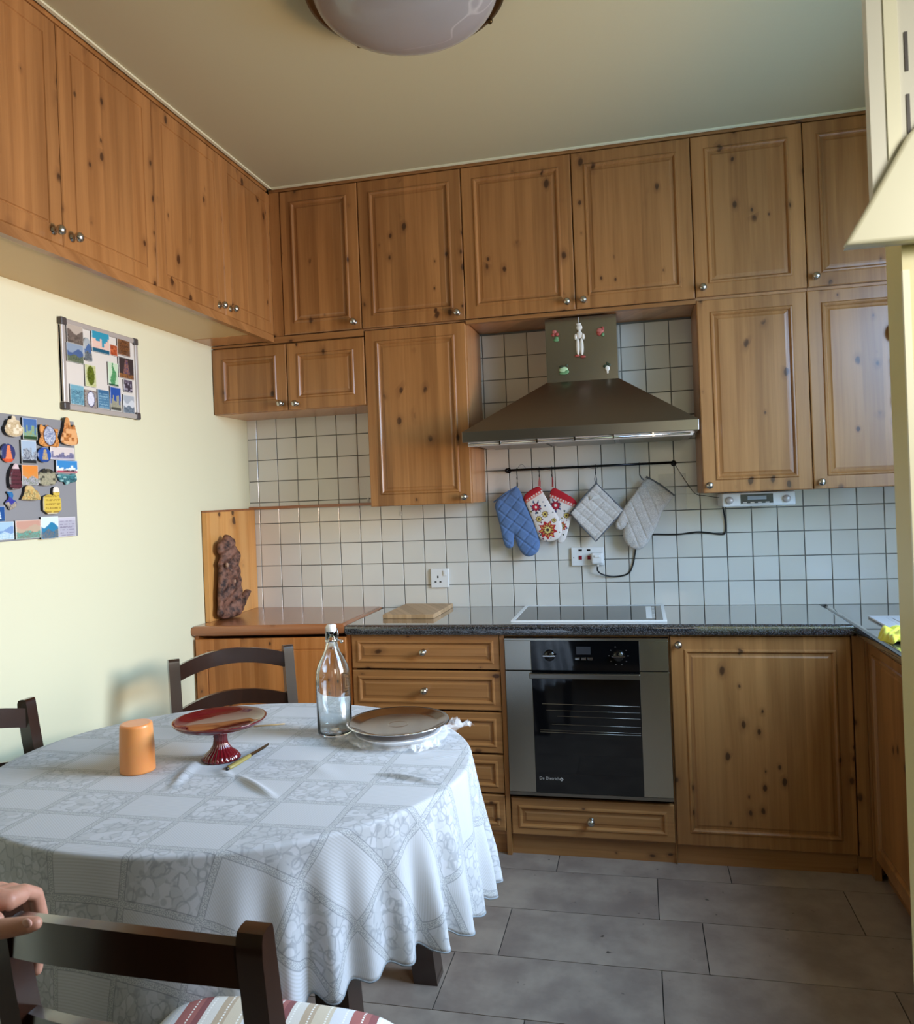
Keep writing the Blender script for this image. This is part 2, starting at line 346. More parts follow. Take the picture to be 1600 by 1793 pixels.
# ------------------------------------------------------------------ cabinetry
def front_mesh(w, h, ins=.05, horizontal=False, bead=True, mat='pine', t=.018):
    """panelled door/drawer front; local origin = centre of its back face, front towards -y"""
    if bead: prof = [(0, 0), (0, -t+.004), (.001, -t+.0015), (.004, -t), (ins-.004, -t), (ins, -t-.0045), (ins+.005, -t-.005), (ins+.009, -t-.001), (ins+.012, -t+.0045), (ins+.020, -t+.0035), (ins+.026, -t+.001)]
    else: prof = [(0, 0), (0, -t+.003), (.003, -t), (ins, -t), (ins+.002, -t+.003), (ins+.006, -t+.003), (ins+.008, -t)]
    vs = []; fs = []
    for i_, y in prof:
        a, b_ = w/2-i_, h/2-i_; vs += [(-a, y, -b_), (a, y, -b_), (a, y, b_), (-a, y, b_)]
    for k in range(len(prof)-1):
        for i in range(4): j = (i+1) % 4; fs.append((4*k+i, 4*k+j, 4*k+4+j, 4*k+4+i))
    fs.append((0, 1, 2, 3)); e_ = 4*(len(prof)-1); fs.append((e_, e_+1, e_+2, e_+3))
    return MB().add(vs, fs).mesh('front', M[mat+('_h' if horizontal and mat == 'pine' else '')])
knob_me = MB().lathe([(.011, 0), (.011, .002), (.0055, .004), (.005, .012), (.008, .014), (.0125, .018), (.0138, .0235), (.0122, .029), (.007, .033), (.0005, .0345)], 20, Matrix.Rotation(PI/2, 4, 'X')).mesh('knob', M['nickel'])
def front(parent, name, x0, x1, z0, z1, y, knob=None, ins=.05, horizontal=False, mat='pine', bead=True):
    gp = .0015
    d = link(name, front_mesh(x1-x0-2*gp, z1-z0-2*gp, ins, horizontal, bead, mat), parent, ((x0+x1)/2, y, (z0+z1)/2))
    if knob: link('knob', knob_me, d, (knob[0]-(x0+x1)/2, -.018, knob[1]-(z0+z1)/2))
    return d
def cabinet(label, x0, x1, z0, z1, depth, doors, loc=(0, 0, 0), rz=0, name='wall_cabinet', group=None, body='carcass'):
    """local frame: wall plane at y=0, front at y=-depth; doors = list of (name,x0,x1,z0,z1,knob)"""
    t_ = thing(name, label, 'cabinet', loc, rz, group)
    c = MB(); e_ = .0006; a, b_, f_ = x0+e_, x1-e_, -depth+.019
    c.box(a, a+.016, f_, -.001, z0, z1).box(b_-.016, b_, f_, -.001, z0, z1).box(a+.016, b_-.016, f_, -.001, z0, z0+.016).box(a+.016, b_-.016, f_, -.001, z1-.016, z1).box(a+.016, b_-.016, -.006, -.001, z0+.016, z1-.016)
    c.obj('body', M[body], t_)
    for d in doors: front(t_, d[0], d[1], d[2], d[3], d[4], -depth+.018, *d[5:])
    return t_
D = .2967; ZT = 2.672; ZL = 2.066
up = [('pine wall cabinet at the ceiling next to the inner corner, narrow single door', .293, .640, (.609, 2.096)),
      ('pine wall cabinet at the ceiling directly above the tall cabinet left of the hood', .640, 1.077, (1.046, 2.094))]
for lb, a, b_, k in up: cabinet(lb, a, b_, ZL-.004, ZT, D, [('door', a, b_, ZL, ZT, k)])
cabinet('pine double-door wall cabinet at the ceiling directly above the cooker hood', 1.077, 1.960, ZL-.004, ZT, D, [('door', 1.077, 1.515, ZL, ZT, (1.483, 2.097)), ('door', 1.515, 1.960, ZL, ZT, (1.546, 2.098))])
cabinet('pine wall cabinet at the ceiling, first to the right of the hood', 1.960, 2.352, ZL-.004, ZT, D, [('door', 1.96, 2.352, ZL+.004, ZT, (1.987, 2.103))])
cabinet('pine wall cabinet at the ceiling, partly hidden behind the white canopy', 2.352, 2.745, ZL-.004, ZT, D, [('door', 2.352, 2.745, ZL+.004, ZT, (2.379, 2.106))])
cabinet('tall pine wall cabinet immediately left of the cooker hood', .6475, 1.0765, 1.333, ZL-.008, D, [('door', .6475, 1.0765, 1.330, ZL-.008, (1.047, 1.358))])
cabinet('tall pine wall cabinet immediately right of the cooker hood, above the radio', 1.960, 2.346, 1.337, ZL-.006, D, [('door', 1.960, 2.346, 1.335, ZL-.006, (1.983, 1.365))])
cabinet('tall pine wall cabinet at far right, cut off by the yellow partition edge', 2.346, 2.745, 1.337, ZL-.006, D, [('door', 2.346, 2.745, 1.335, ZL-.006, (2.371, 1.362))])
cabinet('low pine wall cabinet with two small doors in the left corner', XW+.002, .6465, 1.751, 2.036, D, [('door', XW+.002, .2985, 1.751, 2.034, (.271, 1.78)), ('door', .2985, .6465, 1.751, 2.034, (.338, 1.776), )], name='low_wall_cabinet')
# fillers and rails
def trimbox(name, mb, mat='pine_h'): return tag(mb.obj(name, M[mat]), kind='structure')
trimbox('trim_2', MB().box(.2475, .2922, -D+.002, -.02, 2.038, ZT), 'pine')                      # corner filler post
trimbox('trim_3', MB().box(.2475, XR, -D+.0, -.25, ZT+.001, CEIL-.0005))                           # cornice strip on the back wall
trimbox('trim_4', MB().box(.235, .6455, -D-.006, -.02, 2.0365, 2.061))                          # rail under the narrow cabinet
trimbox('trim_15', MB().box(XW+.001, .2345, -D+.004, -.02, 2.0365, 2.0462))
trimbox('trim_5', MB().box(1.0775, 1.9595, -D-.004, -D+.02, 2.0475, 2.0615))                           # rail above the hood
trimbox('trim_6', MB().box(2.746, XR-.001, -D+.003, -.02, 1.337, ZT), 'pine')
# left run, local x = world y
LX = .2465
def lcab(lb, ys, knobs):
    dl = LX-XW
    t_ = thing('wall_cabinet', lb, 'cabinet', (XW, 0, 0), PI/2)
    y0, y1 = ys[0], ys[-1]; z0 = 2.069
    c = MB(); f_ = -dl+.019
    c.box(y0+.001, y0+.017, f_, -.001, z0, ZT).box(y1-.017, y1-.001, f_, -.001, z0, ZT).box(y0+.017, y1-.017, f_, -.001, ZT-.016, ZT).box(y0+.017, y1-.017, f_, -.001, z0, z0+.016).box(y0+.017, y1-.017, -.006, -.001, z0+.016, ZT-.016)
    c.obj('body', M['carcass'], t_)
    for i in range(len(ys)-1): front(t_, 'door', ys[i], ys[i+1], 2.070, ZT, -dl+.018, knobs[i], .047, False, 'pine', False)
lcab('pine double-door cabinet above the left wall, nearest the inner corner', [-1.126, -.694, -.270], [(-.746+.004, 2.097), (-.660, 2.102)])
lcab('pine double-door cabinet high on the left wall above the magnet boards', [-1.985, -1.552, -1.126], [(-1.590, 2.103), (-1.520, 2.105)])
lcab('pine cabinet high on the left wall, nearest the camera and outside the view', [-2.42, -1.985], [(-2.03, 2.103)])
trimbox('trim_7', MB().box(LX-.02, LX+.004, -2.42, -.3035, 2.040, 2.0685), 'pine_h')
trimbox('trim_8', MB().box(XW+.001, LX-.0205, -2.42, -.448, 2.048, 2.0675), 'beige')
trimbox('trim_9', MB().box(XW+.001, LX-.0205, -.447, -.3035, 2.0465, 2.0675), 'carcass')
trimbox('trim_10', MB().box(XW+.001, LX, -2.42, -.3135, ZT+.001, CEIL-.0005), 'pine')

# base units; front faces at y=-.449
B = .449; ZD = .8312
t_ = thing('drawer_unit', 'pine base unit with five panelled drawers left of the oven', 'cabinet')
MB().box(.597, .612, -B+.019, -.001, .07, ZD).box(1.175, 1.1905, -B+.019, -.001, .07, ZD).box(.612, 1.175, -B+.019, -.001, .07, .086).box(.612, 1.175, -.006, -.001, .086, ZD).obj('body', M['carcass'], t_)
for i, (a, b_) in enumerate(((.698, .834), (.542, .694), (.381, .538), (.230, .377), (.086, .226))):
    front(t_, 'drawer', .597, 1.1905, a, b_, -B+.018, (.893, (a+b_)/2), .026, True)
MB().box(.597, 1.1905, -B+.022, -B+.04, 0, .082).obj('plinth', M['pine_h'], t_)
t_ = thing('oven_housing', 'pine housing around the built-in oven with one wide drawer beneath', 'cabinet')
MB().box(1.1915, 1.2085, -B, -.001, 0, ZD).box(1.8085, 1.8115, -B+.01, -.001, 0, ZD).box(1.2085, 1.8085, -B+.019, -.03, .222, .2345).box(1.2085, 1.8085, -B+.019, -.03, .07, .082).box(1.2085, 1.8085, -B+.012, -B+.018, .824, ZD).obj('body', M['pine'], t_)
front(t_, 'drawer', 1.2105, 1.8085, .078, .219, -B+.018, (1.509, .1465), .03, True)
MB().box(1.2085, 1.8085, -B+.022, -B+.04, 0, .069).obj('plinth', M['pine_h'], t_)
t_ = thing('base_cabinet', 'pine base cabinet with one large square door right of the oven', 'cabinet')
MB().box(1.8125, 1.8285, -B+.019, -.001, .07, ZD).box(2.400, 2.4155, -B+.019, -.001, .07, ZD).box(1.8285, 2.4, -B+.019, -.001, .07, .086).box(1.8285, 2.4, -.006, -.001, .086, ZD).obj('body', M['carcass'], t_)
front(t_, 'door', 1.8125, 2.4155, .073, .829, -B+.018, (1.842, .799), .05)
MB().box(1.8125, 2.4155, -B+.022, -B+.04, 0, .069).obj('plinth', M['pine_h'], t_)
trimbox('trim_11', MB().box(2.4175, 2.4565, -B, -.3, .071, .829), 'pine')       # corner post
trimbox('trim_12', MB().box(2.4165, 2.500, -B+.0225, -B+.04, 0, .069))
# right run, local x = -world y
def rcab(lb, a, b_):
    t_ = thing('sink_cabinet', lb, 'cabinet', (XR, 0, 0), -PI/2); dl = XR-2.462
    MB().box(a+.001, a+.017, -dl+.019, -.001, .07, ZD).box(b_-.017, b_-.001, -dl+.019, -.001, .07, ZD).box(a+.017, b_-.017, -dl+.019, -.001, .07, .086).obj('body', M['carcass'], t_)
    front(t_, 'door', a, b_, .073, .829, -dl+.018, (b_-.03, .795), .05)
    MB().box(a, b_, -dl+.036, -dl+.06, 0, .069).obj('plinth', M['pine_h'], t_)
rcab('pine cabinet under the sink, door in deep shade at the right', .470, 1.07)
rcab('pine cabinet under the right worktop, beyond the sink cabinet and nearer the camera', 1.07, 1.67)
trimbox('trim_13', MB().box(2.4575, 2.4795, -.469, -.40, .0, .829), 'pine')

# worktops
def slab(name, outline, z0, z1, mat, r=.012, lab=None, cat='worktop'):
    """outline ccw list of xy ; rounded upper and lower edge"""
    n = len(outline); loops = []
    def inset(d):
        res = []
        for i in range(n):
            p0, p1, p2 = Vector(outline[i-1]), Vector(outline[i]), Vector(outline[(i+1) % n])
            d1 = (p1-p0).normalized(); d2 = (p2-p1).normalized()
            n1 = Vector((-d1.y, d1.x)); n2 = Vector((-d2.y, d2.x)); bb = (n1+n2); bb = bb/max(.3, bb.length_squared)*2
            res.append(p1+bb*d)
        return res
    for k in range(5):
        a = PI/2*k/4; loops.append([(q.x, q.y, z0+r-r*math.cos(a)) for q in inset(r-r*math.sin(a))])
    for k in range(5):
        a = PI/2*k/4; loops.append([(q.x, q.y, z1-r+r*math.sin(a)) for q in inset(r-r*math.cos(a))])
    o = MB().loft(loops).obj(name, mat); auto(o, 30)
    for q in o.data.polygons:
        if abs(q.normal.z) > .999: q.use_smooth = False
    if lab: tag(o, lab, cat)
    return o
WT = [(.5825, -.475), (2.4215, -.475), (2.4215, .0135), (.5825, .0135)]
slab('granite_worktop', WT, ZC-.042, ZC, M['granite'], .014, 'dark speckled granite worktop carrying the hob and chopping board')
slab('granite_worktop', [(2.4225, -2.05), (XR-.001, -2.05), (XR-.001, .0135), (2.4225, .0135)], ZC-.042, ZC, M['granite'], .014, 'dark speckled granite worktop carrying the sink along the right')
# old orange pine unit, set slightly askew
wl = [(XW+.0005, -.540), (.05, -.535), (.581, -.474), (.581, .0145), (XW+.0005, .0145)]
slab('wooden_worktop', wl, .838, .879, M['orange_h'], .016, 'glossy orange-brown wooden worktop under the driftwood carving')
t_ = thing('pine_side_unit', 'orange pine base unit behind the far chair, left of the drawers', 'cabinet')
ang = math.atan2(.061, .595)
MB().box(XW+.001, XW+.02, -.512, -.001, 0, .8375).box(.575, .592, -.438, -.001, 0, .8375).box(XW+.02, .575, -.02, -.001, 0, .8375).obj('body', M['orange'], t_)
d = front(t_, 'door', -.312, .312, -.39, .39, 0, None, .045, False, 'orange', False); d.location = (.2705, -.478, .437); d.rotation_euler = (0, 0, math.atan2(.066, .626))
p_ = MB().box(-.044, -.024, -.430, -.003, .8795, 1.334).obj('side_board', M['sidewood']); tag(p_, 'upright knotty pine side board behind the driftwood carving', 'board')
p_ = MB().box(-.0485, .6475, -.012, -.0005, 1.3355, 1.348).box(-.044, -.020, -.430, -.0125, 1.3345, 1.342).obj('wooden_batten', M['orange_h']); tag(p_, 'thin orange pine batten running along the tiles from the side board', 'batten')

# ------------------------------------------------------------------ oven
ox0, ox1, oz0, oz1, oy = 1.2125, 1.8065, .2365, .8215, -.466
t_ = thing('built_in_oven', 'built-in stainless steel and black glass electric oven', 'oven')
MB().box(ox0+.004, ox1-.004, -.448, -.03, oz0, oz1).obj('body', M['black'], t_)
c = MB().box(ox0, 1.311, oy, -.4485, .704, oz1-.008, 0, .001).box(1.7045, ox1, oy, -.4485, .704, oz1-.008, 0, .001).box(ox0, ox1, oy, -.4485, oz1-.0075, oz1)
c.obj('control_side_panel', M['steel_v'], t_)
cp = MB().box(1.3115, 1.704, oy+.001, -.4485, .702, oz1-.008).obj('control_panel', M['blackglass'], t_)
dr = MB().box(1.3125, 1.703, oy+.001, -.4485, oz0+.012, .7005)
dr = dr.obj('door', M['blackglass'], t_)
MB().box(ox0, 1.312, oy, -.4485, oz0+.012, .7005, 0, .001).obj('door_side_panel', M['steel_v'], dr)
MB().box(1.7035, ox1, oy, -.4485, oz0+.012, .7005, 0, .001).obj('door_side_panel', M['steel_v'], dr)
h = MB().box(1.305, 1.706, oy-.03, oy-.014, .678, .698, 0, .003).box(1.33, 1.345, oy-.016, oy+.002, .683, .694).box(1.67, 1.685, oy-.016, oy+.002, .683, .694).obj('door_handle', M['steel'], dr)
MB().box(ox0, ox1, oy-.001, -.4485, oz0, oz0+.0115).obj('bottom_trim', M['steel'], t_)
# racks glimpsed behind the glass: thin bright wires
rk = MB()
for z, xa in ((.575, 1.345), (.552, 1.36), (.53, 1.40), (.50, 1.38), (.478, 1.335), (.470, 1.335)): rk.tube([(xa, oy-.0002, z+.004), (1.70, oy-.0002, z)], .0007 if z not in (.575, .470) else .0012, 6)
rk.obj('oven_rack', M['steel'], dr)
for kx in (1.380, 1.631):
    kb = MB().lathe([(.021, 0), (.021, .004), (.017, .014), (.016, .015)], 28, Matrix.Translation((kx, oy+.0012, .759)) @ Matrix.Rotation(PI/2, 4, 'X')).obj('dial', M['blackglass'], cp)
    MB().box(kx-.0235, kx+.0235, oy-.018, oy-.0145, .757, .7625, 0, .001).obj('dial_grip', M['chrome'], kb)
tk = MB()
for k in range(9):
    a = 2*PI*(k+.5)/10+PI/2; tk.box(1.631+.034*math.cos(a)-.0025, 1.631+.034*math.cos(a)+.0025, oy+.0002, oy+.001, .759+.034*math.sin(a)-.0015, .759+.034*math.sin(a)+.0015)
tk.obj('dial_marks', M['grey'], cp)
MB().box(1.479, 1.531, oy+.0002, oy+.001, .763, .792).obj('display', plain('dim_display', '2e2f33', .2), cp)
for k in range(3): MB().box(1.474+k*.023, 1.491+k*.023, oy-.0035, oy+.0012, .743, .752, 0, .001).obj('button', M['chrome'], cp)
def text(s_, name, size, loc, mat, parent, rot=(PI/2, 0, 0), ext=.0003):
    cu_ = bpy.data.curves.new(name, 'FONT'); cu_.body = s_; cu_.size = size; cu_.extrude = ext
    o = bpy.data.objects.new(name, cu_); COL.objects.link(o); bpy.context.view_layer.update()
    me = bpy.data.meshes.new_from_object(o); bpy.data.objects.remove(o); me.materials.append(mat)
    return link(name, me, parent, loc, rot)
text('De Dietrich', 'lettering', .0155, (1.325, oy+.0005, .297), M['alu'], dr)
MB().add([(1.407, oy, .292), (1.4145, oy, .3), (1.407, oy, .308), (1.3995, oy, .3), (1.407, oy-.0006, .297), (1.4095, oy-.0006, .3), (1.407, oy-.0006, .303), (1.4045, oy-.0006, .3)], [(0, 1, 5, 4), (1, 2, 6, 5), (2, 3, 7, 6), (3, 0, 4, 7)]).obj('emblem', M['alu'], dr)

# ------------------------------------------------------------------ hob, chopping board, sink
t_ = thing('ceramic_hob', 'black ceramic hob with a pale metal rim set in the granite', 'hob')
MB().box(1.245, 1.795, -.405, -.022, ZC, ZC+.004).obj('glass_plate', M['hob'], t_)
MB().box(1.232, 1.808, -.418, -.405, ZC, ZC+.006, 0, .001).box(1.232, 1.808, -.022, -.010, ZC, ZC+.006, 0, .001).box(1.232, 1.245, -.405, -.022, ZC, ZC+.006).box(1.795, 1.808, -.405, -.022, ZC, ZC+.006).obj('rim', M['white'], t_)
ctl = MB().box(1.735, 1.757, -.36, -.05, ZC+.004, ZC+.0045)
ctl.obj('control_strip', M['white'], t_)
mk = MB()
for k in range(11): mk.box(1.758, 1.768, -.34+k*.026, -.330+k*.026, ZC+.004, ZC+.0046)
mk.obj('control_marks', M['offwhite'], t_)
cb = MB().box(-.108, .108, -.158, .158, 0, .018, 0, .002).obj('chopping_board', M['choppine'], None, (.801, -.168, ZC), (0, 0, -.02))
tag(cb, 'rectangular light wooden chopping board lying on the granite worktop', 'chopping board')
t_ = thing('inset_sink', 'white inset sink sunk in the right-hand worktop', 'sink')
MB().box(2.50, 2.965, -1.35, -.335, ZC, ZC+.008, 0, .003).box(2.545, 2.93, -.80, -.385, ZC+.008, ZC+.0085).obj('rim', M['porcelain'], t_)
MB().box(2.56, 2.92, -.79, -.40, ZC+.0086, ZC+.011, 0, .001).obj('drainer', M['porcelain'], t_)

# ------------------------------------------------------------------ soft / flat shapes from outlines
def sdist(P, poly):
    d = 1e9
    n = len(poly)
    for i in range(n):
        a, b_ = poly[i], poly[(i+1) % n]; ab = b_-a; t = np.clip(((P-a)@ab)/(ab@ab+1e-12), 0, 1); q = a+np.outer(t, ab)
        d = np.minimum(d, np.hypot(*(P-q).T))
    return d
def inside(P, poly):
    c = np.zeros(len(P), bool); n = len(poly)
    for i in range(n):
        a, b_ = poly[i], poly[(i+1) % n]
        m_ = ((a[1] > P[:, 1]) != (b_[1] > P[:, 1]))
        xs_ = (b_[0]-a[0])*(P[:, 1]-a[1])/(b_[1]-a[1]+1e-15)+a[0]; c ^= m_ & (P[:, 0] < xs_)
    return c
def smooth_poly(poly, it=2):
    p_ = np.array(poly, float)
    for _ in range(it):
        q = np.roll(p_, -1, 0); p_ = np.stack([.75*p_+.25*q, .25*p_+.75*q], 1).reshape(-1, 2)
    return p_
def resample(poly, s_):
    out = []
    n = len(poly)
    for i in range(n):
        a, b_ = poly[i], poly[(i+1) % n]; k = max(1, int(round(np.hypot(*(b_-a))/s_)))
        for j in range(k): out.append(a+(b_-a)*j/k)
    return np.array(out)
def pillow(poly, puff, r, base=.002, step=.004, hf=None, cf=None, back=.5, it=2):
    """solid in (u,w) plane: front at -n. returns verts (u, n, w), faces, per-vertex colours"""
    poly = np.array(poly, float); c_ = poly.mean(0)
    if it: poly = smooth_poly(poly, it)
    poly = resample(poly, step)
    lo, hi = poly.min(0), poly.max(0)
    gx, gy = np.meshgrid(np.arange(lo[0], hi[0], step), np.arange(lo[1], hi[1], step*.87)); gx[1::2] += step/2
    P = np.stack([gx.ravel(), gy.ravel()], 1); P = P[inside(P, poly)]
    dd = sdist(P, poly); P = P[dd > step*.55]
    A = np.concatenate([poly, P]); nb = len(poly)
    res = delaunay_2d_cdt([Vector(q) for q in A], [(i, (i+1) % nb) for i in range(nb)], [], 1, 1e-6)
    V = np.array([tuple(q) for q in res[0]]); Fc = [tuple(f) for f in res[2]]
    d = sdist(V, poly); f = np.sqrt(np.clip(1-(1-np.clip(d/r, 0, 1))**2, 0, 1))
    h_ = puff*f
    if hf is not None: h_ = h_+hf(V[:, 0], V[:, 1], d)*f
    n = len(V)
    vs = [(V[i, 0], -base/2-h_[i], V[i, 1]) for i in range(n)]+[(V[i, 0], base/2+puff*back*f[i], V[i, 1]) for i in range(n)]
    fs = [t for t in Fc]+[tuple(n+i for i in reversed(t)) for t in Fc]
    cnt = {}
    for t in Fc:
        for i in range(len(t)):
            e_ = (t[i], t[(i+1) % len(t)]); cnt[e_] = 1
    for (a, b_) in list(cnt):
        if (b_, a) not in cnt: fs.append((b_, a, n+a, n+b_))
    cols = None
    if cf is not None: cols = [cf(V[i, 0], V[i, 1], d[i]) for i in range(n)]*2
    return vs, fs, cols
def soft(name, poly, mat, parent, y, puff=.01, r=.03, base=.004, step=.004, hf=None, cf=None, back=.5, it=2, frame=None, center=None, smooth=True):
    vs, fs, cols = pillow(poly, puff, r, base, step, hf, cf, back, it)
    pl = np.array(poly); c_ = center if center is not None else ((pl[:, 0].min()+pl[:, 0].max())/2, pl[:, 1].max())
    vs = [(a-c_[0], b_, w-c_[1]) for a, b_, w in vs]
    me = bpy.data.meshes.new(name); me.from_pydata(vs, [], fs); me.materials.append(mat)
    if cols:
        at = me.color_attributes.new('Col', 'FLOAT_COLOR', 'POINT'); at.data.foreach_set('color', [k for c in cols for k in (*c, 1)])
    bm = bmesh.new(); bm.from_mesh(me); bmesh.ops.recalc_face_normals(bm, faces=bm.faces); bm.to_mesh(me); bm.free()
    if smooth:
        me.polygons.foreach_set('use_smooth', [True]*len(me.polygons)); me.set_sharp_from_angle(angle=math.radians(60))
    loc = (c_[0], y, c_[1]) if frame is None else frame
    return link(name, me, parent, loc)
def quilt(s_, depth, a=PI/4):
    def f(x_, z_, d):
        u_ = x_*math.cos(a)+z_*math.sin(a); v_ = -x_*math.sin(a)+z_*math.cos(a)
        g1 = np.abs(((u_/s_) % 1)-.5)*2; g2 = np.abs(((v_/s_) % 1)-.5)*2
        return -depth*(np.exp(-((1-g1)*s_/2/.003)**2)+np.exp(-((1-g2)*s_/2/.003)**2))+.0015*np.sin(x_*70)*np.cos(z_*50)
    return f
# hanging rail with five hooks
t_ = thing('utensil_rail', 'black metal rail on the tiles below the hood', 'rail', (1.525, -.05, 1.463))
MB().tube([(-.345, 0, 0), (.345, 0, .002)], .0052, 12).obj('rod', M['blacksteel'], t_)
for sx in (-.345, .345):
    MB().tube([(sx, 0, 0), (sx, .049, 0)], .006, 10).sphere((sx, -.001, 0), .009, 10).lathe([(.012, 0), (.012, .004)], 20, Matrix.Translation((sx, .049, 0)) @ Matrix.Rotation(PI/2, 4, 'X')).obj('bracket', M['blacksteel'], t_)
hooks = [(1.224, 'blue mitt'), (1.319, 'nearer floral mitt'), (1.372, 'rear floral mitt'), (1.553, 'square pot holder'), (1.732, 'grey mitt')]
hl = [.036, .03, .03, .028, .04]
for (hx, who), L_ in zip(hooks, hl):
    pts = [(0, .0085, -.004), (0, .006, .003), (0, 0, .0075), (0, -.0075, .003), (0, -.0085, -.006), (0, -.004, -L_+.01), (0, -.001, -L_), (0, -.006, -L_-.006), (0, -.012, -L_), (0, -.0125, -L_+.006)]
    o = MB().tube(pts, .0018, 8).obj('s_hook', M['blacksteel'], None, (hx, -.05, 1.463)); tag(o, f'small black S-hook on the rail holding the {who}', 'hook', 'hooks on the rail')
w = MB().tube([(1.255+.02*math.sin(a*.9)*0+.035*a/3.0-.03, -.045, 1.468+.018*math.sin(a)) for a in [k*PI/12 for k in range(13)]], .0006, 5)
w.tube([(1.30+k*.016, -.043, 1.462-.006*math.sin(k*.55)-.004*math.sin(k*1.7)) for k in range(20)], .0006, 5).obj('loose_wire', M['blacksteel'])
tag(bpy.data.objects['loose_wire'], 'thin loose wire looped around the black hanging rail', 'wire')
# mitts
blue = [(1.118, 1.328), (1.17, 1.363), (1.217, 1.393), (1.228, 1.386), (1.243, 1.354), (1.268, 1.286), (1.288, 1.243), (1.305, 1.2), (1.312, 1.151), (1.304, 1.118), (1.285, 1.099), (1.261, 1.092), (1.237, 1.101), (1.219, 1.129), (1.207, 1.166), (1.204, 1.197), (1.200, 1.166), (1.196, 1.136), (1.182, 1.129), (1.164, 1.134), (1.153, 1.161), (1.143, 1.223), (1.132, 1.272)]
t_ = thing('oven_mitt', 'plain blue quilted oven mitt, leftmost on the rail', 'oven mitt', (1.224, -.052, 1.40))
def ch(o, t): o.parent = t; o.location = Vector(o.location)-Vector(t.location); return o
ch(soft('mitt', blue, M['bluecloth'], None, -.052, .013, .035, .006, .004, quilt(.042, .004, .9)), t_)
ch(MB().tube([(1.118, -.052, 1.330), (1.17, -.055, 1.365), (1.221, -.052, 1.393)], .0035, 8).obj('cuff_binding', M['bluecloth']), t_)
ch(MB().tube([(1.221, -.052, 1.390), (1.222, -.057, 1.405), (1.224, -.060, 1.422), (1.226, -.055, 1.405), (1.224, -.05, 1.39)], .0012, 6).obj('loop', M['cable']), t_)
RED, CREAM = lin('b81f2a'), lin('e6ddd6')
def flower_col(flowers, cuffa, cuffb):
    ca, cb_ = np.array(cuffa), np.array(cuffb); dn = (cb_-ca)/np.hypot(*(cb_-ca)); nn_ = np.array((dn[1], -dn[0]))
    rr = random.Random(4); dots = [(rr.uniform(1.24, 1.48), rr.uniform(1.15, 1.37), rr.uniform(.002, .0045), rr.choice(['2b3a2a', '3b4a6a', '7d2440', '8a7a2a'])) for _ in range(55)]
    def f(x_, z_, d):
        s_ = (np.array((x_, z_))-ca)@nn_
        if s_ < .024: return RED
        if s_ < .031: return CREAM if int(((np.array((x_, z_))-ca)@dn)/.006) % 2 else lin('d8604c')
        if s_ < .036: return lin('d98f86')
        for fx, fz, fr, kind in flowers:
            dx, dz = x_-fx, z_-fz; q = math.hypot(dx, dz)/fr; an = math.atan2(dz, dx); q *= 1+.16*math.sin(an*9)
            if kind == 'big':
                if q < .22: return lin('40302a')
                if q < .42: return lin('dcc878')
                if q < .55: return lin('5a2a22')
                if q < .8: return lin('c9a044') if math.sin(an*12) > 0 else lin('a81f24')
                if q < 1: return lin('b4232a')
            elif kind == 'small':
                if q < .3: return lin('f0e8e0')
                if q < .75: return lin('c02238')
                if q < 1: return lin('7a1430')
                if q < 1.5 and math.sin(an*7) > .55: return lin('2f4470')
            else:
                if q < .35: return lin('503a24')
                if q < .75: return lin('e0c86c')
                if q < 1: return lin('6a3c22')
        for dx_, dz_, r_, c_ in dots:
            if (x_-dx_)**2+(z_-dz_)**2 < r_*r_: return lin(c_)
        return CREAM
    return f
fl1 = [(1.245, 1.349), (1.275, 1.374), (1.317, 1.394), (1.329, 1.369), (1.363, 1.307), (1.397, 1.252), (1.408, 1.221), (1.404, 1.185), (1.385, 1.162), (1.351, 1.153), (1.321, 1.157), (1.305, 1.179), (1.296, 1.212), (1.282, 1.255), (1.26, 1.311)]
fl2 = [(1.369, 1.387), (1.402, 1.369), (1.477, 1.321), (1.458, 1.28), (1.442, 1.244), (1.431, 1.208), (1.418, 1.161), (1.399, 1.144), (1.381, 1.15), (1.384, 1.191), (1.375, 1.221), (1.366, 1.27), (1.351, 1.338)]
t_ = thing('oven_mitt', 'white red-cuffed floral oven mitt, rear of the pair beside the pot holder', 'oven mitt', (1.372, -.036, 1.40))
ch(soft('mitt', fl2, M['cotton'], None, -.034, .006, .03, .004, .0024, None, flower_col([(1.381, 1.306, .018, 'small'), (1.404, 1.218, .018, 'big'), (1.425, 1.262, .012, 'ring')], (1.352, 1.384), (1.480, 1.325))), t_)
ch(MB().tube([(1.369, -.036, 1.384), (1.371, -.04, 1.41), (1.3725, -.052, 1.433), (1.374, -.044, 1.41), (1.373, -.036, 1.384)], .0018, 6).obj('loop', M['redcloth']), t_)
t_ = thing('oven_mitt', 'white red-cuffed floral oven mitt, front of the pair beside the blue mitt', 'oven mitt', (1.319, -.055, 1.40))
ch(soft('mitt', fl1, M['cotton'], None, -.058, .010, .03, .004, .0024, None, flower_col([(1.301, 1.302, .017, 'small'), (1.347, 1.205, .033, 'big'), (1.338, 1.272, .013, 'ring'), (1.312, 1.252, .013, 'ring'), (1.375, 1.245, .010, 'ring')], (1.243, 1.352), (1.320, 1.398))), t_)
ch(MB().tube([(1.316, -.058, 1.39), (1.317, -.058, 1.41), (1.319, -.058, 1.433), (1.322, -.058, 1.41), (1.321, -.058, 1.388)], .002, 6).obj('loop', M['redcloth']), t_)
pot = [(1.551, 1.390), (1.556, 1.394), (1.560, 1.393), (1.661, 1.279), (1.661, 1.274), (1.657, 1.27), (1.548, 1.153), (1.543, 1.151), (1.539, 1.153), (1.443, 1.267), (1.442, 1.272), (1.446, 1.277)]
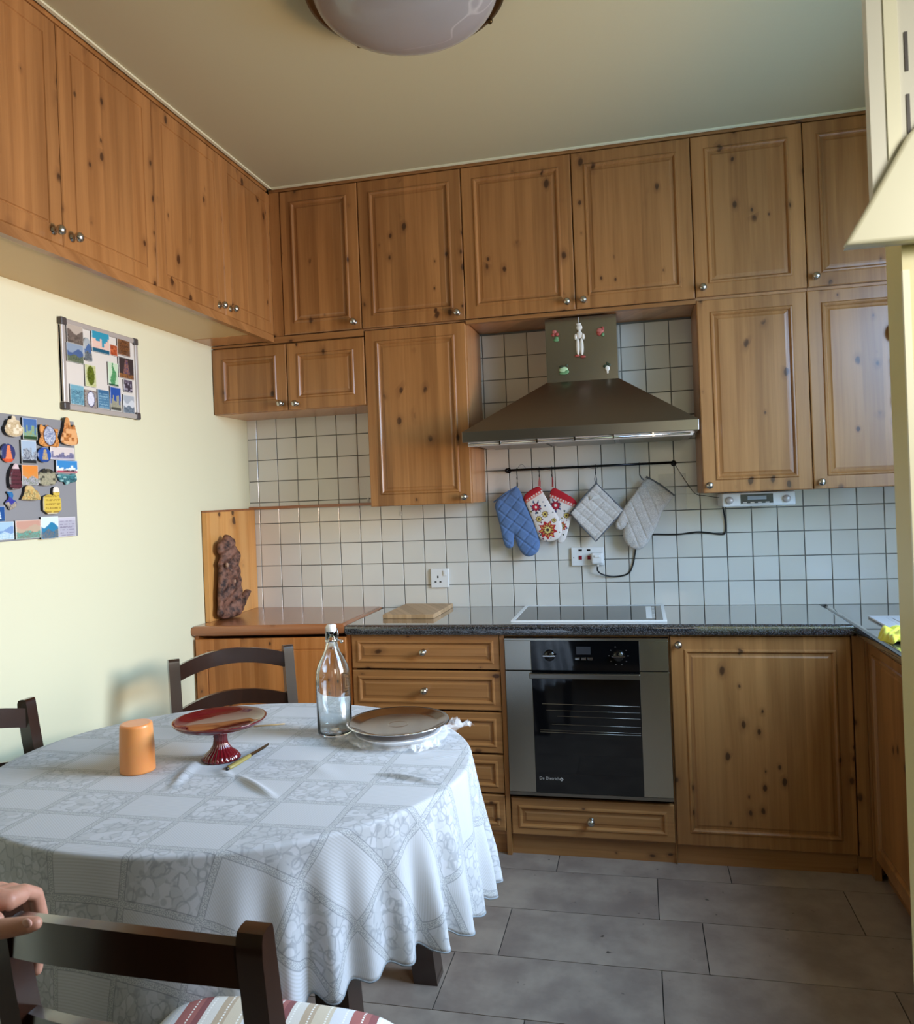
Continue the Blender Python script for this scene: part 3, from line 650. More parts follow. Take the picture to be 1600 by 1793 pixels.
t_ = thing('pot_holder', 'square grey quilted pot holder hanging by one corner', 'pot holder', (1.553, -.055, 1.40))
ch(soft('pad', pot, M['greycloth'], None, -.052, .006, .012, .005, .004, quilt(.036, .0028, .8), None, .5, 1), t_)
ch(MB().tube([(x_, -.056, z_) for x_, z_ in [(1.443, 1.272), (1.5, 1.336), (1.554, 1.393), (1.606, 1.336), (1.661, 1.277), (1.6, 1.212), (1.544, 1.152), (1.49, 1.214), (1.443, 1.272)]], .004, 8).obj('binding', M['greytrim']), t_)
ch(MB().tube([(1.553, -.055, 1.39), (1.549, -.057, 1.41), (1.553, -.060, 1.436), (1.557, -.057, 1.41), (1.556, -.055, 1.39)], .0022, 6).obj('loop', M['greytrim']), t_)
ch(MB().add([(1.525, -.0635, 1.322), (1.568, -.0645, 1.330), (1.566, -.0665, 1.345), (1.54, -.0695, 1.338), (1.530, -.066, 1.347), (1.534, -.070, 1.328)], [(0, 1, 2, 3), (0, 3, 4), (3, 5, 0)]).obj('care_tag', M['offwhite']), t_)
grey = [(1.758, 1.41), (1.794, 1.392), (1.863, 1.333), (1.862, 1.324), (1.824, 1.279), (1.809, 1.256), (1.793, 1.21), (1.769, 1.166), (1.747, 1.129), (1.726, 1.113), (1.701, 1.112), (1.67, 1.131), (1.656, 1.161), (1.654, 1.184), (1.664, 1.208), (1.676, 1.225), (1.661, 1.202), (1.646, 1.195), (1.629, 1.2), (1.625, 1.218), (1.639, 1.25), (1.658, 1.279), (1.682, 1.314), (1.719, 1.359)]
t_ = thing('oven_mitt', 'pale grey woven oven mitt, rightmost on the rail', 'oven mitt', (1.74, -.052, 1.40))
ch(soft('mitt', grey, M['greycloth'], None, -.052, .013, .035, .006, .004, quilt(.040, .0035, .35)), t_)
ch(MB().tube([(1.757, -.055, 1.411), (1.81, -.058, 1.377), (1.866, -.053, 1.329)], .0045, 8).obj('cuff_binding', M['greytrim']), t_)
ch(MB().tube([(1.748, -.055, 1.40), (1.738, -.058, 1.41), (1.732, -.062, 1.424), (1.738, -.057, 1.405), (1.75, -.054, 1.395)], .0015, 6).obj('loop', M['greytrim']), t_)

# sockets, plug, cables, radio
def socket(label, x0, x1, z0, z1, pins, red):
    t_ = thing('wall_socket', label, 'socket', ((x0+x1)/2, 0, (z0+z1)/2)); w_, h_ = x1-x0, z1-z0
    MB().box(-w_/2, w_/2, -.012, 0, -h_/2, h_/2, 0, .003).obj('plate', M['white'], t_)
    for px in pins:
        c = MB()
        for dx, dz, a, b_ in ((0, .012, .003, .005), (-.011, -.010, .0045, .0025), (.011, -.010, .0045, .0025)): c.box(px+dx-a, px+dx+a, -.0125, -.0119, dz-b_-.006, dz+b_-.006)
        c.obj('pin_holes', M['black'], t_)
    for sx, sz in red: MB().box(sx-.006, sx+.006, -.0165, -.0118, sz-.008, sz+.008, 0, .001).obj('switch', plain('red_switch', '8a1628', .3), t_)
    return t_
s1 = socket('single white wall socket beside the chopping board', .815, .897, .961, 1.045, [-.008], [])
MB().box(.018, .030, -.0165, -.0118, .012, .034, 0, .001).obj('switch', M['white'], s1)
s2 = socket('double white wall socket with red switches under the mitts', 1.436, 1.572, 1.046, 1.124, [], [(-.029, -.004), (.006, -.004)])
MB().box(-.037, -.022, -.0125, -.0119, .023, .031).box(-.002, .013, -.0125, -.0119, .023, .031).box(-.06, -.056, -.0125, -.0119, -.006, -.002).obj('pilot_light', M['black'], s2)
t_ = thing('mains_plug', 'white mains plug pushed into the double socket', 'plug', (1.546, -.012, 1.079))
MB().box(-.024, .024, -.034, 0, -.024, .024, 0, .007).box(-.012, .012, -.038, -.033, .004, .014, 0, .002).obj('body', M['white'], t_)
MB().tube([(0, -.017, -.024), (0, -.017, -.036)], .0045, 10).obj('cord_grip', M['white'], t_)
cab = [(1.545, -.029, 1.044), (1.546, -.029, 1.025), (1.565, -.018, 1.009), (1.611, -.006, .998), (1.666, -.006, 1.008), (1.688, -.006, 1.04), (1.70, -.006, 1.09), (1.71, -.006, 1.14), (1.735, -.006, 1.165), (1.776, -.006, 1.171), (1.83, -.006, 1.169), (1.884, -.006, 1.169), (1.963, -.006, 1.176), (2.045, -.006, 1.164), (2.062, -.006, 1.172), (2.065, -.006, 1.21), (2.058, -.02, 1.262), (2.05, -.06, 1.283)]
def cr_(pts, n=5):
    P = [Vector(q) for q in pts]; P = [P[0]*2-P[1]]+P+[P[-1]*2-P[-2]]; out = []
    for i in range(1, len(P)-2):
        for k in range(n):
            t = k/n; a, b_, c, d = P[i-1:i+3]
            out.append(.5*((2*b_)+(c-a)*t+(2*a-5*b_+4*c-d)*t*t+(3*b_-a-3*c+d)*t**3))
    return out+[P[-2]]
tag(MB().tube(cr_(cab), .0034, 8).obj('power_cable', M['cable']), 'black power cable looping from the plug along the tiles to the radio', 'cable')
tag(MB().tube(cr_([(1.872, -.05, 1.46), (1.91, -.02, 1.395), (1.95, -.012, 1.335), (1.985, -.05, 1.325), (2.045, -.09, 1.313)]), .0012, 6).obj('aerial_wire', M['cable']), 'thin dark wire from the rail end down to the radio', 'wire')
t_ = thing('kitchen_radio', 'slim silver-white radio fixed under the cabinet right of the hood', 'radio', (2.169, 0, 1.3045))
MB().box(-.132, .132, -.20, -.012, -.025, .0285, 0, .006).obj('body', M['white'], t_)
MB().box(-.065, .052, -.2015, -.1995, -.014, .021, 0, .0005).obj('display_panel', plain('radio_display_panel', '2b3138', .25), t_)
MB().box(-.04, .028, -.2022, -.2014, .0, .014).obj('screen', plain('lcd_screen', '8f9aa6', .25), t_)
for k in range(4): MB().box(-.057+k*.027, -.043+k*.027, -.203, -.2014, -.0125, -.0085).obj('button', M['alu'], t_)
MB().box(-.066, .053, -.2035, -.1995, -.019, -.0165).obj('trim_strip', M['alu'], t_)
for kx in (-.106, .100): MB().lathe([(.014, 0), (.014, .008), (.0125, .011), (.0005, .0113)], 24, Matrix.Translation((kx, -.1998, 0)) @ Matrix.Rotation(PI/2, 4, 'X')).obj('knob', M['alu'], t_)
rr = random.Random(12); nf = 14
vs = [(-.055+.11*a/(nf-1), -.0012-.0025*rr.random(), -.075+.15*b_/(nf-1)) for a in range(nf) for b_ in range(nf)]
fs = [(a*nf+b_, (a+1)*nf+b_, (a+1)*nf+b_+1, a*nf+b_+1) for a in range(nf-1) for b_ in range(nf-1)]
tag(MB().add(vs, fs, 0, False).obj('plastic_film', M['film'], None, (1.862, 0, 1.345)), 'wrinkled clear plastic film stuck on the tiles beside the grey mitt', 'film')
# small tile hooks
for hx, hz, lb in ((.535, 1.362, 'tiny clear hook stuck on the tiles above the pine batten'), (.687, 1.293, 'tiny white hook stuck on the tiles under the tall cabinet')):
    tag(MB().box(-.004, .004, -.003, 0, -.010, .010, 0, .001).tube([(0, -.003, -.004), (0, -.008, -.006), (0, -.008, 0)], .0012, 6).obj('adhesive_hook', M['offwhite'], None, (hx, 0, hz)), lb, 'hook')

# ------------------------------------------------------------------ cooker hood
t_ = thing('cooker_hood', 'stainless steel chimney cooker hood with a pyramid canopy', 'cooker hood')
hx0, hx1, cy_ = 1.0795, 1.9425, -.25
MB().box(1.388, 1.6645, cy_, -.001, 1.795, 2.0465).obj('chimney', M['steel_v'], t_)
lo = [(hx0, -.457, 1.604), (hx1, -.457, 1.604), (hx1, -.001, 1.604), (hx0, -.001, 1.604)]
hi = [(1.386, -.252, 1.796), (1.6665, -.252, 1.796), (1.6665, -.001, 1.796), (1.386, -.001, 1.796)]
MB().loft([lo, hi], 0, False).obj('canopy', M['steel'], t_)
MB().box(hx0, hx1, -.459, -.001, 1.564, 1.6038, 0, .0015).obj('lip', M['steel'], t_)
v = MB().box(hx0+.02, hx1-.02, -.448, -.40, 1.548, 1.5635).box(hx0+.02, hx1-.012, -.40, -.02, 1.558, 1.5638)
v.obj('underside_frame', M['alu'], t_)
for k in range(3): MB().box(hx0+.06+k*.26, hx0+.30+k*.26, -.38, -.06, 1.552, 1.5582).obj('grease_filter', M['steel'], t_)
MB().tube([(hx0+.03, -.452, 1.555), (hx1-.03, -.452, 1.555)], .004, 10).obj('light_bar', M['chrome'], t_)
for k in range(5): MB().box(1.22+k*.14, 1.226+k*.14, -.456, -.446, 1.549, 1.564).obj('clip', M['chrome'], t_)
# ornaments on the hood
def puffs(bs, name, lab, mats):
    t = thing(name, lab, 'magnet', (bs[0][1], cy_-.001, bs[0][2]))
    for nm, x_, z_, rx, rz_, c in bs:
        MB().sphere((x_-t.location.x, -.004, z_-t.location.z), 1, 10, 0, (rx, .005, rz_)).obj(nm, c, t)
    return t
G1, G2, P1, W1, Rd, Br = plain('leaf_green', '5f8a5c', .6), plain('pale_green', 'a9c79a', .6), plain('faded_pink', 'b5655a', .6), plain('magnet_cream', 'd8d2c6', .6), plain('brick_red', '9a4136', .6), plain('dark_leaf', '2e3a22', .6)
puffs([('flower', 1.424, 1.995, .009, .008, P1), ('flower', 1.434, 1.985, .008, .007, Rd), ('flower', 1.418, 1.983, .007, .006, Rd), ('stem', 1.432, 1.970, .008, .006, G1), ('pot', 1.430, 1.962, .011, .006, G1)], 'flower_magnet', 'small pink flower magnet with green pot at upper left of the chimney', 0)
puffs([('petal', 1.602, 1.985, .014, .011, P1), ('petal', 1.598, 1.976, .010, .010, Rd), ('petal', 1.612, 1.992, .006, .009, Rd), ('base', 1.612, 1.969, .006, .007, G1)], 'flower_magnet', 'small red and pink magnet at upper right of the chimney', 0)
puffs([('fruit', 1.455, 1.843, .017, .012, G2), ('leaf', 1.448, 1.855, .010, .005, Br), ('leaf', 1.466, 1.835, .010, .008, G1), ('base', 1.455, 1.830, .018, .006, G1), ('stalk', 1.468, 1.860, .003, .006, Br)], 'fruit_magnet', 'pale green fruit magnet at lower left of the chimney', 0)
puffs([('face', 1.624, 1.837, .009, .012, W1), ('leaf', 1.616, 1.846, .008, .006, Br), ('leaf', 1.630, 1.850, .008, .007, Br), ('top', 1.624, 1.856, .004, .006, Br), ('tip', 1.624, 1.822, .004, .006, W1)], 'strawberry_magnet', 'small cream and dark green magnet at lower right of the chimney', 0)
t = thing('hanging_figurine', 'small cream jointed clown figurine with red shoes hanging on the chimney', 'figurine', (1.52, cy_-.002, 2.02))
sp = W1
def pf(nm, x_, z_, rx, rz_, c): MB().sphere((x_, -.006, z_), 1, 10, 0, (rx, .006, rz_)).obj(nm, c, t)
pf('hat', 0, -.003, .010, .006, W1); pf('head', .002, -.016, .012, .012, W1); pf('neck', .002, -.030, .006, .006, W1); pf('body', .002, -.045, .012, .015, W1)
pf('arm', -.013, -.052, .006, .012, W1); pf('arm', .016, -.052, .006, .012, W1)
pf('leg', -.006, -.090, .0075, .034, W1); pf('leg', .009, -.092, .0075, .034, W1); pf('shoe', -.010, -.126, .010, .005, Rd); pf('shoe', .012, -.131, .011, .005, Rd)
MB().tube([(-.005, -.009, .0), (.008, -.009, .002)], .0015, 6).obj('hat_band', Br, t)
MB().box(-.001, .001, -.002, 0, 0, .026).obj('string', M['offwhite'], t)

# ------------------------------------------------------------------ driftwood carving
drift = [(-0.415, 0.903), (-0.421, 0.916), (-0.412, 0.945), (-0.411, 0.993), (-0.402, 1.04), (-0.397, 1.082), (-0.391, 1.106), (-0.404, 1.116), (-0.388, 1.134), (-0.375, 1.155), (-0.398, 1.165), (-0.398, 1.188), (-0.392, 1.207), (-0.373, 1.216), (-0.356, 1.217), (-0.343, 1.235), (-0.328, 1.239), (-0.322, 1.226), (-0.3, 1.225), (-0.296, 1.217), (-0.302, 1.203), (-0.289, 1.18), (-0.27, 1.174), (-0.267, 1.148), (-0.269, 1.094), (-0.258, 1.068), (-0.262, 1.023), (-0.264, 0.999), (-0.25, 0.996), (-0.261, 0.966), (-0.226, 0.959), (-0.194, 0.977), (-0.167, 0.987), (-0.159, 0.978), (-0.175, 0.947), (-0.22, 0.91), (-0.252, 0.889), (-0.312, 0.882), (-0.36, 0.884), (-0.392, 0.890)]
rr = random.Random(2)
def dh(x_, z_, d): return .006*np.sin(x_*90+3*np.sin(z_*35))*np.cos(z_*60)+.010*np.cos((x_+.3)*35)-.018*np.exp(-(((x_+.372)/.014)**2+((z_-1.11)/.018)**2))-.016*np.exp(-(((x_+.318)/.010)**2+((z_-1.037)/.016)**2))-.02*np.exp(-(((x_+.36)/.03)**2+((z_-.935)/.03)**2))
t_ = thing('driftwood_sculpture', 'upright piece of dark brown driftwood standing against the pine side board', 'sculpture', (.008, -.31, .8795))
o = soft('wood', drift, M['drift'], t_, 0, .026, .035, .01, .004, dh, None, .25, 1, (0, 0, 0), (-.31, .8815)); o.rotation_euler = (0, 0, PI/2)
kn = MB()
for (a, z) in ((-.372, 1.11), (-.318, 1.037)): kn.sphere((.022, a+.31, z-.8795), 1, 8, 0, (.008, .006, .011))
kn.obj('knot', plain('pale_bare_wood', 'a8846c', .6), t_)

# ------------------------------------------------------------------ boards and magnets on the left wall (plane x = XW)
def wall_thing(name, label, cat, y, z, x_=XW, group=None): return thing(name, label, cat, (x_, y, z), PI/2, group)   # local x = world y, local -y = out of the wall
wb = wall_thing('whiteboard', 'small framed whiteboard covered with travel magnets', 'whiteboard', -1.033, 1.832)
W_, H_ = .197, .146
MB().box(-W_, W_, -.010, 0, -H_, H_).obj('panel', M['boardwhite'], wb)
MB().box(-W_, W_, -.016, 0, H_-.018, H_, 0, .004).box(-W_, W_, -.016, 0, -H_, -H_+.018, 0, .004).box(-W_, -W_+.018, -.016, 0, -H_+.02, H_-.02, 0, .004).box(W_-.018, W_, -.016, 0, -H_+.02, H_-.02, 0, .004).obj('frame', M['alu'], wb)
for sx in (-1, 1):
    for sz in (-1, 1):
        a = sorted((sx*(W_+.002), sx*(W_-.026))); b_ = sorted((sz*(H_+.002), sz*(H_-.024))); MB().box(a[0], a[1], -.018, 0, b_[0], b_[1], 0, .005).obj('corner_cap', M['grey'], wb)
mb = wall_thing('magnet_board', 'grey metal sheet on the wall crowded with souvenir magnets', 'board', -1.383, 1.466)
MB().box(-.205, .205, -.006, 0, -.184, .184, 0, .001).obj('sheet', M['boardgrey'], mb)
def mixc(a, b_, t): return tuple(a[i]*(1-t)+b_[i]*t for i in range(3))
def vn(u_, v_, s_, k): 
    x_ = math.sin(math.floor(u_*s_)*12.9898+math.floor(v_*s_)*78.233+k*37.7)*43758.5453; return x_-math.floor(x_)
def scene_pic(sky, mid, low, acc, kind, k):
    sky, mid, low, acc = map(lin, (sky, mid, low, acc))
    def f(u_, v_):   # u,v in 0..1
        n1 = vn(u_, v_, 20, k); n2 = vn(u_, 0, 9, k)
        if kind == 'hill':
            c = sky if v_ > .62+.12*math.sin(u_*7+k) else (mid if v_ > .38+.06*math.sin(u_*11+k) else mixc(low, acc, n1*.8))
        elif kind == 'city':
            c = sky if v_ > .25+.45*n2 else mixc(mid, acc, n1)
            if v_ < .16: c = low
        elif kind == 'tower':
            c = sky if abs(u_-.5) > .22*(1-v_)+.05 or v_ > .88 else mixc(acc, mid, n1*.6)
            if v_ < .2: c = mixc(low, mid, n1*.5)
        elif kind == 'text':
            c = sky; l_ = (v_*7) % 1
            if .3 < l_ < .65 and .1 < u_ < .9 and n1 > .3: c = low
            if v_ > .8: c = mid
        elif kind == 'figure':
            c = sky
            if abs(u_-.5+.08*math.sin(v_*9)) < .16+.10*math.sin(v_*PI*1.6): c = mixc(mid, acc, n1)
            if v_ < .08: c = low
        elif kind == 'oval':
            q = math.hypot((u_-.5)/.28, (v_-.5)/.4); c = sky if q > 1.15 else (low if q > 1 else mixc(mid, acc, n1))
            if q > 1.15: c = mixc(c, lin('7a3c18'), .6*(n1 > .75))
        elif kind == 'leaf': c = mixc(mid, low, n1) if math.hypot((u_-.5)/.34, (v_-.52)/.44) < 1 else mixc(sky, acc, .4*(n1 > .7))
        else: c = mixc(mid, low, n1); c = mixc(c, acc, .9*(vn(u_, v_, 7, k+2) > .7)); c = mixc(c, sky, .8*(v_ > .75))
        if kind not in ('oval',) and (u_ < .035 or u_ > .965 or v_ < .03 or v_ > .97): c = mixc(c, lin('f0efe8'), .55)
        return c
    return f
def rectp(n=1): return [(0, 0), (1, 0), (1, 1), (0, 1)]
def ell(n=22): return [(.5+.5*math.cos(2*PI*i/n), .5+.5*math.sin(2*PI*i/n)) for i in range(n)]
archp = [(0, 0), (1, 0), (1, .05), (.98, .3), (.85, .62), (.8, .85), (.62, .97), (.4, 1), (.15, .93), (.02, .75), (0, .4)]
SH = dict(rect=rectp(), disc=ell(), arch=archp,
          cone=[(0, .12), (.3, .02), (.75, .0), (1, .1), (.95, .35), (.86, .62), (.8, .78), (.6, .62), (.52, .95), (.36, 1), (.26, .8), (.2, .55), (.05, .3)],
          temple=[(.1, .1), (.35, 0), (.7, 0), (.97, .15), (1, .45), (.85, .6), (.8, .82), (.62, .8), (.6, 1), (.42, 1), (.4, .82), (.2, .8), (.14, .55), (0, .4)],
          ornate=[(0, .1), (.3, 0), (.6, .06), (.97, 0), (1, .3), (.9, .5), (1, .85), (.8, .8), (.62, .9), (.4, .98), (.3, .85), (.1, 1), (.05, .7), (.12, .45), (.02, .3)],
          tower=[(.08, 0), (.95, 0), (1, .3), (.9, .34), (.95, .62), (.8, .8), (.7, .98), (.45, 1), (.3, .85), (.1, .7), (0, .35)],
          bush=[(0, .05), (.5, 0), (.95, .1), (1, .5), (.9, .78), (.7, .92), (.5, 1), (.3, .95), (.2, .8), (.02, .72)],
          squig=[(.05, .5), (.2, .25), (.35, .3), (.4, 0), (.55, .08), (.7, .2), (1, .3), (1, .8), (.85, 1), (.6, .85), (.3, .95), (.02, .9)],
          house=[(0, .06), (.98, 0), (1, .25), (.88, .6), (.7, .72), (.6, .95), (.4, 1), (.22, .92), (.18, .5), (.05, .2)],
          cresc=[(.35, 0), (.75, .12), (1, .3), (.9, .5), (.6, .58), (.72, .8), (.6, .97), (.3, 1), (.15, .95), (.35, .8), (.32, .6), (.1, .5), (0, .35), (.2, .25)],
          note=[(0, 0), (1, 0), (1, .55), (.9, .6), (.95, .8), (.85, 1), (.6, .98), (.55, .75), (.6, .66), (.35, .72), (.1, .66), (0, .6)])
k_ = 0
def magnet(y0, y1, z0, z1, shape, pic, label, front_, th=.005, name='souvenir_magnet'):
    global k_; k_ += 1
    w_, h_ = y1-y0, z1-z0; poly = [(a*w_, b_*h_) for a, b_ in SH[shape]]
    pf_ = scene_pic(*pic, k_)
    cf = lambda a, b_, d: pf_(min(max(a/w_, 0), 1), min(max(b_/h_, 0), 1))
    t = wall_thing(name, label, 'magnet', (y0+y1)/2, (z0+z1)/2, XW+front_)
    o = soft('picture', poly, M['print'], t, 0, .0008 if shape == 'rect' else .003, .006, .0008, .0028, None, cf, 0, 0 if shape == 'rect' else 1, (0, -th, 0), (w_/2, h_/2), False)
    vs, fs, _ = pillow(poly, 0, .01, th-.0005, .02, None, None, 0, 0 if shape == 'rect' else 1)
    me = bpy.data.meshes.new('backing'); me.from_pydata([(a-w_/2, b_-(th-.0005)/2, c-h_/2) for a, b_, c in vs], [], fs); me.materials.append(M['black' if front_ < .008 else 'grey'])
    link('backing', me, t)
    return t
F1, F2 = .0105, .0065
WBM = [(-1.2058, -1.1285, 1.9023, 1.9637, 'rect', ('b9ada0', '6c6058', '4c433e', '8a7c70', 'hill'), 'grey-brown mountain picture magnet at the top left of the whiteboard'),
 (-1.0880, -.9953, 1.8938, 1.9716, 'rect', ('2d93b0', 'e8b8a8', '1c5a74', 'e0c8b8', 'city'), 'teal city skyline magnet at the top middle of the whiteboard'),
 (-1.2092, -1.1301, 1.8412, 1.9015, 'rect', ('8fa0b4', '4a6390', '4c5a48', '7a8468', 'hill'), 'blue lake and hills magnet at the left of the whiteboard'),
 (-1.1295, -1.0885-.0, 1.8566, 1.9339, 'arch', ('aab2b6', '4a6a9a', '33404c', '8a9090', 'hill'), 'arch-shaped grey and blue landmark magnet on the whiteboard'),
 (-.9945, -.9545, 1.8961, 1.9334, 'rect', ('a85030', 'b4502c', '8a3c1c', 'c86840', 'x'), 'small rust-orange magnet near the top right of the whiteboard'),
 (-.9537, -.8816, 1.9051, 1.9626, 'rect', ('6a4c38', '8a5a34', '3a241a', 'b07038', 'leaf'), 'brown archway magnet at the top right of the whiteboard'),
 (-.9514, -.8651, 1.8248, 1.8998, 'rect', ('3a3030', 'c08040', '5a3c2c', '403a60', 'tower'), 'dark framed sunset magnet at the right edge of the whiteboard'),
 (-1.1264, -1.0721, 1.7717, 1.8448, 'rect', ('c8cc9a', '6a7a20', '3a4410', 'a0a040', 'leaf'), 'yellow-green botanical magnet in the middle of the whiteboard'),
 (-1.0087, -.9545, 1.7899, 1.8705, 'rect', ('c4dabc', '1f8a50', '184c34', '6a9a6c', 'figure'), 'pale magnet with a green robed figure on the whiteboard'),
 (-.9266, -.8770, 1.7774, 1.8209, 'rect', ('5a5060', '4a4250', '2a2430', 'a09aa8', 'x'), 'small dark purple square magnet at the right of the whiteboard'),
 (-1.2000, -1.1356, 1.7054, 1.7695, 'rect', ('7ab0c0', '86b8c8', '3c6a80', '5a90a4', 'x'), 'light blue map magnet at the bottom left of the whiteboard'),
 (-1.1320, -1.0734, 1.7012, 1.7598, 'rect', ('9a9690', 'e8e8f0', '2a2c60', 'd0d0e0', 'oval'), 'grey magnet with a white mask shape, bottom row of the whiteboard'),
 (-1.0673, -1.0075, 1.7058, 1.7690, 'rect', ('4a7a9a', '3a6a90', '8ab0c4', '2a4a6a', 'text'), 'steel-blue lettered magnet, third in the bottom row of the whiteboard'),
 (-1.0025, -.9447, 1.7024, 1.7872, 'rect', ('2450a0', 'a8a48c', '4a4c44', '8a8a78', 'city'), 'bright blue sky and towers magnet, bottom row of the whiteboard'),
 (-.9323, -.8698, 1.7019, 1.7670, 'rect', ('a8b0b8', 'd0d4d8', '4a5a6a', '8a98a4', 'hill'), 'grey-white snowy magnet at the bottom right of the whiteboard')]
for a in WBM: magnet(*a[:4], a[4], a[5], a[6], F1 if a[4] != 'arch' else F1+.0, .004)
MBM = [(-1.4821, -1.4103, 1.5835, 1.6445, 'temple', ('e0cfae', 'd8c4a0', 'b8a078', 'efe2c8', 'x'), 'cream carved temple magnet at the top of the grey sheet', .012),
 (-1.4068, -1.3488, 1.5790, 1.6433, 'rect', ('4a70a8', 'a0a060', '2a4a28', '6aa8a0', 'city'), 'blue and green harbour photo magnet in the top row of the grey sheet', .007),
 (-1.3478, -1.2607, 1.5604, 1.6312, 'ornate', ('e09a54', 'c8ccd8', '5a3018', '6a7aa0', 'oval'), 'orange ornate magnet with a pale oval in the top row of the grey sheet', .010),
 (-1.2577, -1.1758, 1.5697, 1.6613, 'cone', ('dc9a5c', 'd89050', '8a4c1c', 'e8b078', 'x'), 'orange clay cone-shaped magnet at the top right corner of the grey sheet', .012),
 (-1.4932, -1.4374, 1.5077, 1.5638, 'disc', ('30386a', 'e86a3c', 'd0502c', 'f09060', 'tower'), 'round navy magnet with an orange hand shape', .006),
 (-1.4142, -1.3545, 1.5075, 1.5775, 'rect', ('a8bcd0', '3a4258', '22282c', 'b8c0c8', 'city'), 'dark blue rocky photo magnet in the second row of the grey sheet', .006),
 (-1.3539, -1.2975, 1.5123, 1.5595, 'disc', ('2455a8', '2a60b0', '1c3c80', 'd0b060', 'tower'), 'round blue magnet between the dark photo and the panorama', .009),
 (-1.2963, -1.1893, 1.5240, 1.5637, 'rect', ('d8ccc8', '8a88a8', 'b8b0bc', '5a5878', 'city'), 'wide pale city panorama magnet at the right of the grey sheet', .006),
 (-1.2758, -1.1799, 1.4838, 1.5226, 'rect', ('3a8ac8', 'd8e8ec', 'b83048', 'e8f0f0', 'city'), 'wide magnet of blue sky over white towers at the right edge of the grey sheet', .008),
 (-1.4708, -1.4225, 1.4307, 1.5068, 'tower', ('5a2a34', 'd8c0c4', '3a1a20', 'c06070', 'text'), 'tall maroon and pink townhouse magnet at the left of the grey sheet', .012),
 (-1.4197, -1.3555, 1.4450, 1.5029, 'rect', ('e08a3a', 'd89048', '6a7a50', 'c8c0d8', 'hill'), 'orange landscape magnet in the centre of the grey sheet', .010),
 (-1.3545, -1.2762, 1.4413, 1.4959, 'bush', ('1c1c18', '8a8a74', 'b0a88c', '3a3a30', 'x'), 'black and olive treehouse-shaped magnet in the centre right of the grey sheet', .010),
 (-1.2725, -1.1822, 1.4448, 1.4823, 'squig', ('5a9a9c', '4a8a90', '1c3c4c', 'a0c8c4', 'x'), 'irregular teal island-shaped magnet below the blue and white one', .006),
 (-1.4262, -1.3488, 1.3973, 1.4435, 'house', ('d8bc7c', 'e0c888', '6a5a2c', 'c8a05c', 'x'), 'tan thatched cottage magnet below the orange landscape', .010),
 (-1.3397, -1.2630, 1.3554, 1.4405, 'note', ('d8bc50', 'f0e4d8', 'a08030', 'd8bc50', 'text'), 'yellow note-shaped magnet with a pale rabbit on top', .010),
 (-1.4839, -1.4372, 1.3700, 1.4264, 'cresc', ('2a70a8', '3a3a98', '2a3060', 'd8c8a0', 'hill'), 'blue crescent-shaped magnet low at the left of the grey sheet', .006),
 (-1.5356, -1.4837, 1.3393, 1.3842, 'rect', ('1c5090', '3a80b8', '12305c', 'e8f0f8', 'tower'), 'deep blue photo magnet at the left edge of the grey sheet', .005),
 (-1.5380, -1.4528, 1.2877, 1.3386, 'rect', ('a8c8dc', '7a9ac8', 'd0e0e8', '8ab8d0', 'hill'), 'pale blue sea magnet at the bottom left of the grey sheet', .005),
 (-1.4479, -1.3490, 1.2860, 1.3405, 'rect', ('c89a88', 'c0a890', '60b0a0', '8a5a4a', 'hill'), 'pink and turquoise lagoon magnet in the bottom row of the grey sheet', .006),
 (-1.3482, -1.2750, 1.2804, 1.3477, 'rect', ('d8e8f0', '2a80a8', '1c6a90', '8a7a60', 'hill'), 'blue mini-calendar magnet in the bottom row of the grey sheet', .007),
 (-1.2742, -1.1956, 1.2824, 1.3438, 'rect', ('b4b2c0', 'c8c4d0', '8a8498', 'a09cb0', 'text'), 'lilac-grey lettered magnet at the bottom right of the grey sheet', .005)]
for a in MBM:
    t = magnet(*a[:4], a[4], a[5], a[6], F2, a[7])
    if 'white towers' in a[6]: text('THAILAND', 'lettering', .0115, (-.020, -a[7]-.0022, -.017), plain('dark_print', '4a2430', .5), t, (PI/2, 0, 0), .0002)

# ------------------------------------------------------------------ ceiling lamp
t_ = thing('ceiling_lamp', 'round marbled glass flush ceiling lamp with a dark brass ring', 'ceiling lamp', (1.189, -1.434, CEIL))
MB().lathe([(.10, 0), (.10, -.02), (.245, -.026), (.257, -.032), (.257, -.038), (.246, -.042), (.10, -.042)], 64).obj('ring', M['brass'], t_)
MB().lathe([(.24, -.036)]+[(.236*math.cos(a), -.036-.088*math.sin(a)) for a in [k*PI/2/14 for k in range(1, 14)]]+[(.002, -.124)], 64).obj('glass_bowl', M['lampglass'], t_)
for a in (138, 40, -110, 220, -40): MB().sphere((.249*math.cos(math.radians(a)), .249*math.sin(math.radians(a)), -.044), .008, 8).obj('finial', M['brass'], t_)

